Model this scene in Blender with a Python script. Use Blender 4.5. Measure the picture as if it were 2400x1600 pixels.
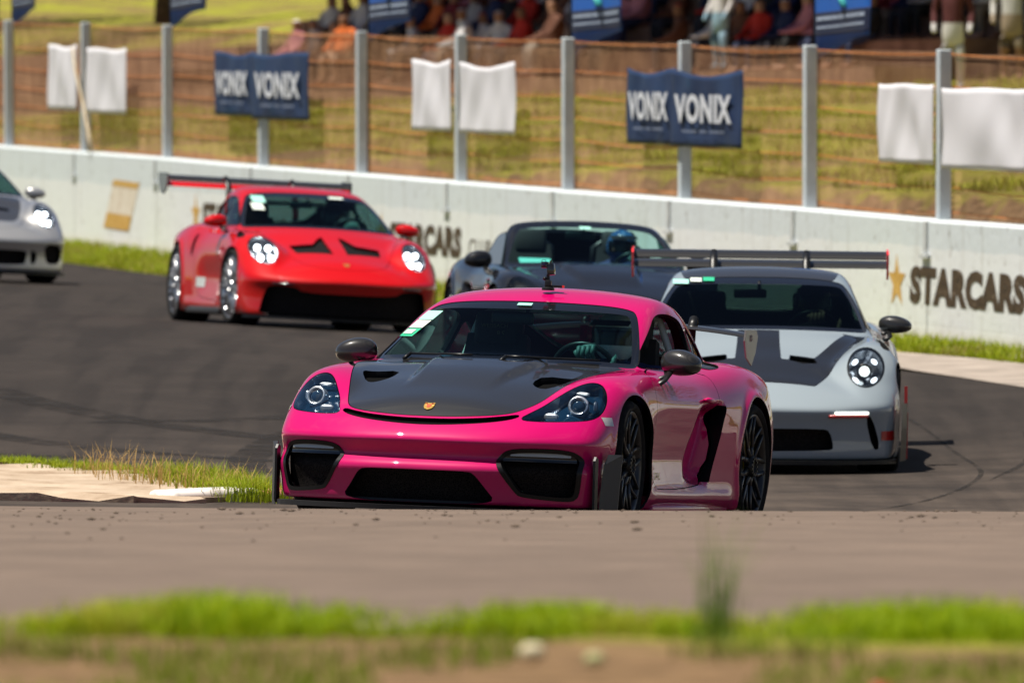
import bpy, bmesh, math, random
import numpy as np
from mathutils import Vector, Matrix
R = math.radians
random.seed(7); RNG = np.random.default_rng(7)
for o in list(bpy.data.objects): bpy.data.objects.remove(o)
scene = bpy.context.scene
COL = scene.collection

# ------------------------------------------------------------------ camera, sky, sun, exposure
CAM_H = 2.54
cd = bpy.data.cameras.new('camera'); cam = bpy.data.objects.new('camera', cd); COL.objects.link(cam)
cd.sensor_width = 36; cd.lens = 300; cd.clip_start = .5; cd.clip_end = 3000
cam.location = (0, 0, CAM_H); cam.rotation_euler = (R(90 - 1.933), 0, 0)
cd.dof.use_dof = True; cd.dof.focus_distance = 44.6; cd.dof.aperture_fstop = 5.4; cd.dof.aperture_blades = 9
scene.camera = cam

SUN = Vector((-.32, -.06, .93)).normalized()          # direction towards the sun: high, from the left, a little behind the camera
world = bpy.data.worlds.new('World'); scene.world = world; world.use_nodes = True
wn, wl = world.node_tree.nodes, world.node_tree.links
bg = wn['Background']; bg.inputs[1].default_value = .05
sky = wn.new('ShaderNodeTexSky'); sky.sky_type = 'NISHITA'; sky.sun_disc = False
sky.sun_elevation = math.asin(SUN.z); sky.sun_rotation = math.atan2(SUN.x, SUN.y)
sky.air_density = .7; sky.dust_density = .15; sky.ozone_density = .6; sky.altitude = 1500
# scattered fair-weather cloud, the same all round (it is what the paint and glass mirror)
tc = wn.new('ShaderNodeTexCoord'); mp = wn.new('ShaderNodeMapping'); mp.inputs['Scale'].default_value = (1.6, 1.6, 3.4)
nz = wn.new('ShaderNodeTexNoise'); nz.inputs['Scale'].default_value = 1.9; nz.inputs['Detail'].default_value = 8; nz.inputs['Roughness'].default_value = .58
rp = wn.new('ShaderNodeValToRGB'); rp.color_ramp.elements[0].position = .52; rp.color_ramp.elements[1].position = .68
mx = wn.new('ShaderNodeMixRGB'); mx.inputs[2].default_value = (4.0, 4.0, 4.1, 1)
wl.new(tc.outputs['Generated'], mp.inputs[0]); wl.new(mp.outputs[0], nz.inputs['Vector']); wl.new(nz.outputs['Fac'], rp.inputs[0])
wl.new(rp.outputs[0], mx.inputs[0]); wl.new(sky.outputs[0], mx.inputs[1]); wl.new(mx.outputs[0], bg.inputs[0])
sl = bpy.data.lights.new('sun', 'SUN'); sl.energy = 5.0; sl.angle = R(.53); sl.color = (1, .94, .84)
so = bpy.data.objects.new('sun', sl); COL.objects.link(so); so.rotation_euler = SUN.to_track_quat('Z', 'Y').to_euler(); so.location = (-20, 20, 60)
vs = scene.view_settings
vs.view_transform = 'Standard'; vs.look = 'None'; vs.exposure = 0.58; vs.gamma = 1; vs.use_curve_mapping = False
scene.render.engine = 'CYCLES'

# ------------------------------------------------------------------ materials
MATS = {}
def nodes(m): return m.node_tree.nodes, m.node_tree.links
def pr(name, col, rough=.5, metal=0., coat=0., coat_rough=.03, spec=.5, **kw):
    if name in MATS: return MATS[name]
    m = bpy.data.materials.new(name); m.use_nodes = True; b = m.node_tree.nodes['Principled BSDF']
    b.inputs['Base Color'].default_value = (*col, 1); b.inputs['Roughness'].default_value = rough; b.inputs['Metallic'].default_value = metal
    b.inputs['Coat Weight'].default_value = coat; b.inputs['Coat Roughness'].default_value = coat_rough; b.inputs['Specular IOR Level'].default_value = spec
    for k, v in kw.items(): b.inputs[k.replace('_', ' ')].default_value = v
    MATS[name] = m; return m
def add(n, l, kind, ins=None, **props):
    x = n.new(kind)
    for k, v in props.items(): setattr(x, k, v)
    for k, v in (ins or {}).items():
        if hasattr(v, 'is_linked') or hasattr(v, 'links'): l.new(v, x.inputs[k])
        else: x.inputs[k].default_value = v
    return x
def ramp(n, l, fac, stops):
    r = n.new('ShaderNodeValToRGB'); l.new(fac, r.inputs[0]); e = r.color_ramp.elements
    while len(e) < len(stops): e.new(.5)
    for q, (p, c) in zip(e, stops): q.position = p; q.color = (*c, 1) if len(c) == 3 else c
    return r.outputs[0]
def noisy(name, stops, scale=5., rough=.9, detail=6, bump=.0, bscale=None, spec=.3, coords='Object', stretch=(1, 1, 1), nrough=.6, metal=0.):
    if name in MATS: return MATS[name]
    m = bpy.data.materials.new(name); m.use_nodes = True; n, l = nodes(m); b = n['Principled BSDF']
    t = n.new('ShaderNodeTexCoord'); mp = add(n, l, 'ShaderNodeMapping', {'Vector': t.outputs[coords], 'Scale': stretch})
    z = add(n, l, 'ShaderNodeTexNoise', {'Vector': mp.outputs[0], 'Scale': scale, 'Detail': detail, 'Roughness': nrough})
    l.new(ramp(n, l, z.outputs['Fac'], stops), b.inputs['Base Color'])
    b.inputs['Roughness'].default_value = rough; b.inputs['Specular IOR Level'].default_value = spec; b.inputs['Metallic'].default_value = metal
    if bump:
        z2 = add(n, l, 'ShaderNodeTexNoise', {'Vector': mp.outputs[0], 'Scale': bscale or scale * 3, 'Detail': 4})
        bp = add(n, l, 'ShaderNodeBump', {'Height': z2.outputs['Fac'], 'Strength': bump, 'Distance': .02}); l.new(bp.outputs[0], b.inputs['Normal'])
    MATS[name] = m; return m
def paint(name, col, metal=0., rough=.28):
    """clear-coated car paint with faint flake and a little road dust low on the body"""
    m = pr(name, col, .45 if metal == 0 else rough, metal, 1., .012, spec=.08 if metal == 0 else .4)
    n, l = nodes(m); b = n['Principled BSDF']
    t = n.new('ShaderNodeTexCoord')
    z = add(n, l, 'ShaderNodeTexNoise', {'Vector': t.outputs['Object'], 'Scale': 5., 'Detail': 5.})
    sp = add(n, l, 'ShaderNodeSeparateXYZ', {0: t.outputs['Object']})
    lo = add(n, l, 'ShaderNodeMapRange', {'Value': sp.outputs[2], 1: .50, 2: .10, 3: 0., 4: 1.})
    d = add(n, l, 'ShaderNodeMath', {0: lo.outputs[0], 1: z.outputs['Fac']}, operation='MULTIPLY')
    d2 = add(n, l, 'ShaderNodeMath', {0: d.outputs[0], 1: .16}, operation='MULTIPLY')
    mx = add(n, l, 'ShaderNodeMixRGB', {0: d2.outputs[0], 1: (*col, 1), 2: (.22, .17, .13, 1)})
    l.new(mx.outputs[0], b.inputs['Base Color'])
    cr = add(n, l, 'ShaderNodeMapRange', {'Value': d.outputs[0], 1: 0., 2: .7, 3: .010, 4: .03}); l.new(cr.outputs[0], b.inputs['Coat Roughness'])
    return m
def carbon(name, base=.022, rough=.35, spec=.15):
    if name in MATS: return MATS[name]
    m = pr(name, (base,) * 3, rough, 0, 1., .03, spec=spec); n, l = nodes(m); b = n['Principled BSDF']
    t = n.new('ShaderNodeTexCoord')
    a = add(n, l, 'ShaderNodeTexWave', {'Vector': t.outputs['Object'], 'Scale': 55., 'Distortion': 0.}, bands_direction='DIAGONAL')
    c = add(n, l, 'ShaderNodeTexChecker', {'Vector': t.outputs['Object'], 'Scale': 160.})
    mx = add(n, l, 'ShaderNodeMixRGB', {0: .5, 1: a.outputs[0], 2: c.outputs[0]})
    l.new(ramp(n, l, mx.outputs[0], [(.0, (base * .6, base * .58, base * .56)), (1., (base * 1.7, base * 1.6, base * 1.5))]), b.inputs['Base Color'])
    return m
def glass_mat(name, tint, refl=1.):
    if name in MATS: return MATS[name]
    m = bpy.data.materials.new(name); m.use_nodes = True; n, l = nodes(m); out = n['Material Output']
    n.remove(n['Principled BSDF'])
    tr = add(n, l, 'ShaderNodeBsdfTransparent', {0: (*tint, 1)}); gl = add(n, l, 'ShaderNodeBsdfGlossy', {0: (1, 1, 1, 1), 'Roughness': .015})
    fr = add(n, l, 'ShaderNodeFresnel', {'IOR': 1.5}); fm = add(n, l, 'ShaderNodeMath', {0: fr.outputs[0], 1: refl}, operation='MULTIPLY')
    mx = add(n, l, 'ShaderNodeMixShader', {0: fm.outputs[0], 1: tr.outputs[0], 2: gl.outputs[0]}); l.new(mx.outputs[0], out.inputs[0])
    MATS[name] = m; return m
def emit(name, col, strength):
    m = bpy.data.materials.new(name); m.use_nodes = True; b = m.node_tree.nodes['Principled BSDF']
    b.inputs['Base Color'].default_value = (.8, .8, .8, 1); b.inputs['Emission Color'].default_value = (*col, 1); b.inputs['Emission Strength'].default_value = strength
    MATS[name] = m; return m
BLACK = pr('satin_black', (.007, .007, .0075), .38, spec=.35)
MATTE = pr('matte_black', (.006, .006, .0065), .8, spec=.12)
GLOSSB = pr('gloss_black', (.008, .008, .009), .12, 0, .6)
VOIDM = pr('dark_void', (.004, .004, .004), .95, spec=.05)
RUBBER = noisy('tyre_rubber', [(.3, (.007, .007, .007)), (.7, (.018, .017, .016))], 30, .85, spec=.15)
CHROME = pr('chrome', (.82, .83, .85), .12, 1.)
CARB = carbon('carbon_fibre')
GLASS = glass_mat('windscreen_glass', (.46, .76, .76), .30)
SIDEGL = glass_mat('side_glass', (.42, .60, .58), .7)
LENS = glass_mat('headlamp_cover', (.90, .95, .98), 1.)
WHITEP = pr('white_print', (.75, .75, .74), .5)

# ------------------------------------------------------------------ objects and mesh helpers
def tag(o, label=None, cat=None, group=None, kind=None):
    if label: o['label'] = label
    if cat: o['category'] = cat
    if group: o['group'] = group
    if kind: o['kind'] = kind
    return o
def link(o, parent=None):
    COL.objects.link(o)
    if parent is not None: o.parent = parent
    return o
def empty(name, label, cat, loc=(0, 0, 0), rot=(0, 0, 0), group=None):
    o = bpy.data.objects.new(name, None); o.empty_display_size = .2; link(o)
    o.location = loc; o.rotation_euler = rot
    return tag(o, label, cat, group)
def raw(name, V, F, mat, parent=None, N=None, smooth=True):
    """mesh object from arrays; F is an (n,3) array or a list of polygons"""
    me = bpy.data.meshes.new(name)
    if isinstance(F, np.ndarray) and F.ndim == 2:
        me.from_pydata([], [], [])
        me.vertices.add(len(V)); me.vertices.foreach_set('co', np.asarray(V, np.float32).ravel())
        k = F.shape[1]; me.loops.add(F.size); me.loops.foreach_set('vertex_index', F.ravel().astype(np.int32))
        me.polygons.add(len(F)); me.polygons.foreach_set('loop_start', np.arange(0, F.size, k, dtype=np.int32))
        me.update(calc_edges=True)
    else:
        me.from_pydata([tuple(v) for v in V], [], [tuple(f) for f in F]); me.update()
    me.polygons.foreach_set('use_smooth', np.full(len(me.polygons), smooth))
    if N is not None: me.normals_split_custom_set_from_vertices(np.asarray(N, np.float32))
    me.materials.append(mat)
    return link(bpy.data.objects.new(name, me), parent)
class MB:
    """collects simple shapes; build() links them as one mesh object"""
    def __init__(s): s.v = []; s.f = []
    def addm(s, V, F):
        b = len(s.v); s.v += [tuple(map(float, v)) for v in V]; s.f += [tuple(int(i) + b for i in f) for f in F]; return s
    def box(s, c, d, rot=None, taper=1., bev=0.):
        x, y, z = (k / 2 for k in d); V = []
        if bev > 0:
            bm = bmesh.new(); bmesh.ops.create_cube(bm, size=1)
            for v in bm.verts: v.co = Vector((v.co.x * d[0], v.co.y * d[1], v.co.z * d[2]))
            bmesh.ops.bevel(bm, geom=bm.edges[:], offset=bev, segments=2, affect='EDGES', profile=.5)
            bm.verts.index_update(); V = [v.co.copy() for v in bm.verts]; F = [[v.index for v in f.verts] for f in bm.faces]; bm.free()
        else:
            for k in (-1, 1):
                t = 1. if k < 0 else taper
                V += [Vector((-x * t, -y * t, k * z)), Vector((x * t, -y * t, k * z)), Vector((x * t, y * t, k * z)), Vector((-x * t, y * t, k * z))]
            F = [(0, 3, 2, 1), (4, 5, 6, 7), (0, 1, 5, 4), (1, 2, 6, 5), (2, 3, 7, 6), (3, 0, 4, 7)]
        m = rot if rot is not None else Matrix.Identity(3)
        return s.addm([m @ v + Vector(c) for v in V], F)
    def tube(s, pts, r, n=8, cap=True, flat=1.):
        P = [Vector(p) for p in pts]; rr = r if hasattr(r, '__len__') else [r] * len(P); V = []; up = None
        for i, p in enumerate(P):
            t = (P[min(i + 1, len(P) - 1)] - P[max(i - 1, 0)]).normalized()
            if up is None: up = Vector((0, 0, 1)) if abs(t.z) < .9 else Vector((1, 0, 0))
            a = t.cross(up).normalized(); b = a.cross(t).normalized(); up = b
            for k in range(n):
                q = 2 * math.pi * k / n; V.append(p + (a * math.cos(q) + b * math.sin(q) * flat) * rr[i])
        F = [(i * n + k, i * n + (k + 1) % n, (i + 1) * n + (k + 1) % n, (i + 1) * n + k) for i in range(len(P) - 1) for k in range(n)]
        if cap: F += [tuple(range(n - 1, -1, -1)), tuple((len(P) - 1) * n + k for k in range(n))]
        return s.addm(V, F)
    def lathe(s, prof, n=32, axis='y', c=(0, 0, 0), cap=False):
        V = []; m = len(prof)
        for k in range(n):
            a = 2 * math.pi * k / n; ca, sa = math.cos(a), math.sin(a)
            for r, h in prof:
                p = {'y': (r * ca, h, r * sa), 'x': (h, r * ca, r * sa), 'z': (r * ca, r * sa, h)}[axis]; V.append((p[0] + c[0], p[1] + c[1], p[2] + c[2]))
        F = [(k * m + i, k * m + i + 1, (k + 1) % n * m + i + 1, (k + 1) % n * m + i) for k in range(n) for i in range(m - 1)]
        if cap: F += [tuple(k * m for k in range(n)), tuple(k * m + m - 1 for k in range(n))]
        return s.addm(V, F)
    def prism(s, poly, o, u, v, h):
        """polygon (a,b) on plane o+a*u+b*v, extruded by vector h"""
        o, u, v, h = map(Vector, (o, u, v, h)); n = len(poly)
        V = [o + u * a + v * b for a, b in poly]; V += [p + h for p in V]
        return s.addm(V, [tuple(range(n)), tuple(range(2 * n - 1, n - 1, -1))] + [(i, (i + 1) % n, n + (i + 1) % n, n + i) for i in range(n)])
    def blob(s, c, d, e=1., rot=None, n=20, m=12):
        """superellipsoid, half axes d"""
        V = []; sg = lambda t, p: math.copysign(abs(t) ** p, t)
        for i in range(m + 1):
            a = -math.pi / 2 + math.pi * i / m
            for k in range(n):
                b = 2 * math.pi * k / n
                p = Vector((d[0] * sg(math.cos(a), e) * sg(math.cos(b), e), d[1] * sg(math.cos(a), e) * sg(math.sin(b), e), d[2] * sg(math.sin(a), e)))
                V.append((rot @ p if rot is not None else p) + Vector(c))
        return s.addm(V, [(i * n + k, i * n + (k + 1) % n, (i + 1) * n + (k + 1) % n, (i + 1) * n + k) for i in range(m) for k in range(n)])
    def build(s, name, mat, parent=None, smooth=False, angle=None):
        o = raw(name, s.v, s.f, mat, parent, smooth=smooth or angle is not None)
        if angle is not None:
            bm = bmesh.new(); bm.from_mesh(o.data)
            bmesh.ops.remove_doubles(bm, verts=bm.verts[:], dist=1e-5); bmesh.ops.recalc_face_normals(bm, faces=bm.faces[:])
            lim = R(angle)
            for e in bm.edges: e.smooth = len(e.link_faces) == 2 and e.calc_face_angle(9) < lim
            bm.to_mesh(o.data); bm.free()
        return o
def copy_tree(o, parent=None):
    c = o.copy(); COL.objects.link(c); c.parent = parent
    for ch in o.children: copy_tree(ch, c)
    return c

# ------------------------------------------------------------------ smooth body surfaces: implicit field -> surface net -> clipped panels
class Spl:
    def __init__(s, pts):
        x, y = np.array(pts, float).T
        if x[0] > x[-1]: x, y = x[::-1], y[::-1]
        n = len(x); h = np.diff(x); A = np.eye(n); b = np.zeros(n)
        for i in range(1, n - 1):
            A[i, i - 1:i + 2] = h[i - 1], 2 * (h[i - 1] + h[i]), h[i]; b[i] = 6 * ((y[i + 1] - y[i]) / h[i] - (y[i] - y[i - 1]) / h[i - 1])
        M = np.linalg.solve(A, b); t = np.linspace(x[0], x[-1], 3000); i = np.clip(np.searchsorted(x, t) - 1, 0, n - 2)
        a, c = x[i + 1] - t, t - x[i]
        v = M[i] * a**3 / (6 * h[i]) + M[i + 1] * c**3 / (6 * h[i]) + (y[i] / h[i] - M[i] * h[i] / 6) * a + (y[i + 1] / h[i] - M[i + 1] * h[i] / 6) * c
        g0 = (v[1] - v[0]) / (t[1] - t[0]); g1 = (v[-1] - v[-2]) / (t[1] - t[0])
        s.t = np.concatenate([[t[0] - 10], t, [t[-1] + 10]]); s.v = np.concatenate([[v[0] - 10 * g0], v, [v[-1] + 10 * g1]])
    def __call__(s, x): return np.interp(x, s.t, s.v)
def smax(a, b, k): return .5 * (a + b + np.sqrt((a - b)**2 + k * k))
def smin(a, b, k): return .5 * (a + b - np.sqrt((a - b)**2 + k * k))
def sstep(a, b, x): t = np.clip((x - a) / (b - a), 0, 1); return t * t * (3 - 2 * t)
def gauss(x, w): return np.exp(-(x / w)**2)
def surface_net(F, lo, hi, h):
    ax = [np.arange(lo[i], hi[i] + h, h) for i in range(3)]
    X, Y, Z = np.meshgrid(*ax, indexing='ij'); D = F(X, np.abs(Y), Z); sgn = D < 0
    nx, ny, nz = D.shape; acc = np.zeros((nx - 1, ny - 1, nz - 1, 3)); cnt = np.zeros((nx - 1, ny - 1, nz - 1))
    sl = lambda o, m: slice(o, m - 1 + o)
    for axis in range(3):
        for a in (0, 1):
            for b in (0, 1):
                o = [0, 0, 0]; oth = [i for i in range(3) if i != axis]; o[oth[0]] = a; o[oth[1]] = b; p = list(o); p[axis] = 1
                s0 = tuple(sl(o[i], D.shape[i]) for i in range(3)); s1 = tuple(sl(p[i], D.shape[i]) for i in range(3))
                d0, d1 = D[s0], D[s1]; c = sgn[s0] != sgn[s1]; t = np.where(c, d0 / np.where(c, d0 - d1, 1), 0)
                for i in range(3): acc[..., i] += np.where(c, t if i == axis else o[i], 0)
                cnt += c
    act = cnt > 0; idx = np.full(act.shape, -1); idx[act] = np.arange(act.sum()); I = np.argwhere(act)
    V = (I + acc[act] / cnt[act][:, None]) * h + np.array(lo)
    T = []
    for axis in range(3):
        o1, o2 = [(1, 2), (2, 0), (0, 1)][axis]
        n_ = np.array(D.shape); r = [slice(1, n_[i] - 1) for i in range(3)]; r[axis] = slice(0, n_[axis] - 1); r2 = list(r); r2[axis] = slice(1, n_[axis])
        c = sgn[tuple(r)] != sgn[tuple(r2)]; P = np.argwhere(c) + np.array([0 if i == axis else 1 for i in range(3)]); fl = sgn[tuple(r)][c]
        def at(da, db):
            q = P.copy(); q[:, o1] -= da; q[:, o2] -= db; return idx[q[:, 0], q[:, 1], q[:, 2]]
        a, b, c_, d = at(0, 0), at(1, 0), at(1, 1), at(0, 1)
        q1 = np.stack([a, b, c_], 1); q2 = np.stack([a, c_, d], 1)
        q1[~fl] = q1[~fl][:, ::-1]; q2[~fl] = q2[~fl][:, ::-1]; T += [q1, q2]
    T = np.concatenate(T)
    G = lambda p: F(p[:, 0], np.abs(p[:, 1]), p[:, 2])
    def grad(p, e):
        return np.stack([(G(p + e * np.eye(3)[i]) - G(p - e * np.eye(3)[i])) / (2 * e) for i in range(3)], 1)
    for _ in range(5):
        g = grad(V, .002); st = (G(V) / np.maximum((g * g).sum(1), .05))[:, None] * g
        l = np.linalg.norm(st, axis=1, keepdims=True); V = V - st * np.minimum(1, h * .6 / np.maximum(l, 1e-9))
    N = grad(V, .004); N /= np.linalg.norm(N, axis=1, keepdims=True)
    return V, N, T
def compress(V, N, T):
    u, inv = np.unique(T, return_inverse=True); return V[u], N[u], inv.reshape(-1, 3)
def clip(m, f):
    """keep the part where f < 0; cut edges exactly at f = 0"""
    V, N, T = m; f = np.where(np.abs(f) < 1e-7, 1e-7, f); ins = f < 0; c = ins[T].sum(1)
    out = [T[c == 3]]; pairs = []; jobs = []
    for k in (1, 2):
        t = T[c == k]
        if not len(t): continue
        odd = ins[t] if k == 1 else ~ins[t]; j = odd.argmax(1); r = np.arange(len(t))
        a, b, d = t[r, j], t[r, (j + 1) % 3], t[r, (j + 2) % 3]; jobs.append((k, a, b, d)); pairs += [np.stack([a, b], 1), np.stack([a, d], 1)]
    if not jobs: return compress(V, N, T[c == 3]) if (c == 3).any() else (np.zeros((0, 3)), np.zeros((0, 3)), np.zeros((0, 3), int))
    allp = np.sort(np.concatenate(pairs), axis=1); key = allp[:, 0].astype(np.int64) * len(V) + allp[:, 1]
    uk, first, inv = np.unique(key, return_index=True, return_inverse=True); e = allp[first]
    t = (f[e[:, 0]] / (f[e[:, 0]] - f[e[:, 1]]))[:, None]; t = np.clip(t, .002, .998)
    nv = V[e[:, 0]] * (1 - t) + V[e[:, 1]] * t; nn = N[e[:, 0]] * (1 - t) + N[e[:, 1]] * t; nn /= np.linalg.norm(nn, axis=1, keepdims=True) + 1e-9
    base = len(V); pos = 0
    for k, a, b, d in jobs:
        ab = base + inv[pos:pos + len(a)]; ad = base + inv[pos + len(a):pos + 2 * len(a)]; pos += 2 * len(a)
        if k == 1: out.append(np.stack([a, ab, ad], 1))
        else: out += [np.stack([ab, b, d], 1), np.stack([ab, d, ad], 1)]
    return compress(np.concatenate([V, nv]), np.concatenate([N, nn]), np.concatenate(out))
def split(m, f, gap=0.): return clip(m, f + gap), clip(m, -(f - gap))      # inside, outside
def chaikin(p, n=2, closed=True):
    p = np.array(p, float)
    for _ in range(n):
        q = np.roll(p, -1, 0); p = np.stack([p * .75 + q * .25, p * .25 + q * .75], 1).reshape(-1, 2)
    return p
def sdf(A, B, poly, smooth=2):
    """signed distance of points (A,B) to a closed outline, negative inside"""
    P = chaikin(poly, smooth) if smooth else np.array(poly, float); d = np.full(A.shape, 9.); ins = np.zeros(A.shape, bool)
    lo, hi = P.min(0) - .2, P.max(0) + .2; k = (A > lo[0]) & (A < hi[0]) & (B > lo[1]) & (B < hi[1]); a, b = A[k], B[k]; dd = np.full(a.shape, 9.); ii = np.zeros(a.shape, bool)
    for (x0, y0), (x1, y1) in zip(P, np.roll(P, -1, 0)):
        ex, ey = x1 - x0, y1 - y0; t = np.clip(((a - x0) * ex + (b - y0) * ey) / (ex * ex + ey * ey + 1e-12), 0, 1)
        dd = np.minimum(dd, np.hypot(a - x0 - t * ex, b - y0 - t * ey))
        ii ^= ((y0 > b) != (y1 > b)) & (a < ex * (b - y0) / (ey + (1e-12 if ey >= 0 else -1e-12)) + x0)
    d[k] = dd; ins[k] = ii
    return np.where(ins, -d, d)
def front(m, poly, xmin=.8, smooth=2):                       # outline seen from the front (|y|, z)
    return np.where(m[0][:, 0] > xmin, sdf(np.abs(m[0][:, 1]), m[0][:, 2], poly, smooth), 9.)
def plan(m, poly, zmin=.3, smooth=2, sym=True):              # outline seen from above (x, |y|)
    return np.where(m[0][:, 2] > zmin, sdf(m[0][:, 0], np.abs(m[0][:, 1]) if sym else m[0][:, 1], poly, smooth), 9.)
def side(m, poly, ymin=.35, smooth=2):                       # outline seen from the side (x, z)
    return np.where(np.abs(m[0][:, 1]) > ymin, sdf(m[0][:, 0], m[0][:, 2], poly, smooth), 9.)
def half(m, s): return clip(m, -m[0][:, 1] * s)              # s=+1 the car's left, -1 its right
def edges1(T):
    e = np.concatenate([T[:, [0, 1]], T[:, [1, 2]], T[:, [2, 0]]]); k = np.sort(e, 1); u, inv, c = np.unique(k[:, 0].astype(np.int64) * (T.max() + 1) + k[:, 1], return_inverse=True, return_counts=True)
    return e[c[inv] == 1]
def skirt(m, depth, direction=None, only=None):
    """fold the open edge inwards so the panel shows thickness"""
    V, N, T = m
    if not len(T): return m
    e = edges1(T)
    if only is not None: e = e[only(V[e[:, 0]]) & only(V[e[:, 1]])]
    if not len(e): return m
    d = (-N * depth) if direction is None else np.tile(np.array(direction, float) * depth, (len(V), 1))
    a, b = e[:, 0], e[:, 1]; q = np.concatenate([V[a], V[b], V[b] + d[b], V[a] + d[a]]); n = len(a)
    nn = np.cross(V[b] - V[a], d[a]); nn = -nn / (np.linalg.norm(nn, axis=1, keepdims=True) + 1e-12); i = np.arange(n) + len(V)
    return np.concatenate([V, q]), np.concatenate([N, np.tile(nn, (4, 1))]), np.concatenate([T, np.stack([i + n, i, i + 3 * n], 1), np.stack([i + n, i + 3 * n, i + 2 * n], 1)])
def rim(m, depth, direction=None):
    k = len(m[2]); a = skirt(m, depth, direction); return compress(a[0], a[1], a[2][k:])
def shift(m, off=0., vec=(0, 0, 0)): return m[0] - m[1] * off + np.array(vec), m[1], m[2]
def join(*ms):
    ms = [m for m in ms if len(m[2])]; o = 0; V = []; N = []; T = []
    for v, n, t in ms: V.append(v); N.append(n); T.append(t + o); o += len(v)
    return np.concatenate(V), np.concatenate(N), np.concatenate(T)
def panel(name, m, mat, parent): return raw(name, m[0], m[2], mat, parent, N=m[1])
def body_field(S):
    def F(x, Y, z):
        W = S['W'](x)
        hood = S['hood'](x) - S['crown'](x) * Y * Y
        if 'dome' in S: hood = hood + S['dome'](x, Y)
        fy = S['fy'](x); i_ = np.maximum(fy - Y, 0); o_ = np.maximum(Y - fy, 0)
        fen = S['fz'](x) - S['fk'] * i_**2 / (1 + 1.5 * i_) - S['fo'] * o_**2
        top = (z - smax(hood, fen, S.get('kf', .035))) * .9
        sd = Y - W - S['side'](z) - S['door'](x, z)
        for xa, za, ra in S['arch']:
            r = np.hypot(x - xa, z - za); sd = sd - .016 * gauss(r - ra - .012, .03) * (z > -1)
        fr = (x + S['plan'](Y) - S['xf'](z)) * .9
        rr = (-x + S['planr'](Y) - S['xr'](z)) * .9
        low = smax(top, sd, S.get('kt', .085)); low = smax(low, fr, S.get('kn', .028)); low = smax(low, rr, .05); low = smax(low, .10 - z, .02)
        xs = x + (S['wrap'] + .20 * np.clip((1.13 - z) / .30, 0, 1)) * Y * Y * sstep(-.5, .25, x)
        cab = smax((z - S['roof'](xs) + S['rcrown'] * Y * Y) * .85, (Y - S['cw'](x) + S['ctum'] * (z - .83)) * .92, .055); cab = smax(cab, .70 - z, .03)
        return smin(low, cab, .022)
    return F
# ------------------------------------------------------------------ car building blocks
def pose_matrix(loc, yaw, pitch, roll):
    """x forward, y left, z up; yaw 0 faces the camera, positive turns the nose to image left; roll positive = left side down"""
    yaw, pitch, roll = R(yaw), R(pitch), R(roll)
    f = Vector((-math.sin(yaw), -math.cos(yaw), 0)); l = Vector((math.cos(yaw), -math.sin(yaw), 0)); u = Vector((0, 0, 1))
    f2 = f * math.cos(pitch) + u * math.sin(pitch); u2 = u * math.cos(pitch) - f * math.sin(pitch)
    l3 = l * math.cos(roll) - u2 * math.sin(roll); u3 = u2 * math.cos(roll) + l * math.sin(roll)
    m = Matrix.Identity(4)
    for i in range(3): m[i][0], m[i][1], m[i][2], m[i][3] = f2[i], l3[i], u3[i], loc[i]
    return m
def wheel(car, x, s, rad, width, yface, mat, steer=0., style='y', spin=0., cal=(.55, .42, .05)):
    """wheel mesh (barrel and lip) > tyre, spokes, centre_lock, brake_disc, brake_caliper"""
    rr = .276 if rad < .345 else .284
    b = MB(); b.lathe([(rr, -.02), (rr + .006, -.004), (rr - .004, .004), (rr - .018, -.012), (rr - .026, -.05), (rr - .03, -width + .03), (rr, -width + .01)], 48)
    w = b.build('wheel', mat, car, smooth=True)
    w.location = (x, s * yface, rad); w.rotation_euler = (0, 0, (0 if s > 0 else math.pi) + R(steer))
    t = MB(); hw = width / 2; c = -hw + .012
    t.lathe([(rr - .002, c - hw + .02), (rr + .02, c - hw), (rad - .02, c - hw), (rad - .004, c - hw + .022), (rad, c - hw + .05), (rad, c + hw - .05), (rad - .004, c + hw - .022), (rad - .022, c + hw + .002), (rr + .022, c + hw + .006), (rr + .002, c + hw - .012)], 64)
    t.build('tyre', RUBBER, w, smooth=True)
    p = MB(); n = 8 if style == 'y' else 10
    for k in range(n):
        a = 2 * math.pi * k / n + spin
        P = lambda r, q, y: (r * math.cos(q), y, r * math.sin(q))
        if style == 'y':
            p.tube([P(.045, a, -.012), P(.10, a, -.020), P(.125, a, -.020)], [.018, .011, .010], 6, flat=1.5)
            for d in (-1, 1): p.tube([P(.110, a + d * .01, -.020), P(.19, a + d * .17, -.016), P(rr - .004, a + d * .29, -.006)], [.010, .0085, .0085], 6, flat=1.5)
        else:
            for d in (-1, 1): p.tube([P(.05, a + d * .06, -.012), P(.15, a + d * .085, -.022), P(rr - .004, a + d * .125, -.006)], [.016, .013, .013], 6, flat=1.4)
    p.build('spokes', mat, w, smooth=True)
    h = MB(); h.lathe([(.062, -.03), (.062, .0), (.052, .012), (.040, .014), (.034, .004), (.0, .004)], 24)
    for k in range(12):
        q = 2 * math.pi * k / 12; h.box((.046 * math.cos(q), .012, .046 * math.sin(q)), (.012, .012, .012))
    h.build('centre_lock', BLACK if style == 'y' else mat, w, angle=40)
    d = MB(); d.lathe([(.06, -.09), (.195, -.09), (.195, -.115), (.06, -.115)], 40); d.build('brake_disc', pr('disc_steel', (.10, .10, .10), .45, .7), w, angle=30)
    k = MB(); a0 = R(150)
    for i in range(5):
        q = a0 + i * .16 - .3; k.box((.165 * math.cos(q), -.095, .165 * math.sin(q)), (.055, .09, .085), Matrix.Rotation(-q, 3, 'Y'), bev=.012)
    k.build('brake_caliper', pr('caliper_' + str(cal), cal, .4, 0, .5), w, angle=40)
    return w
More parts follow.
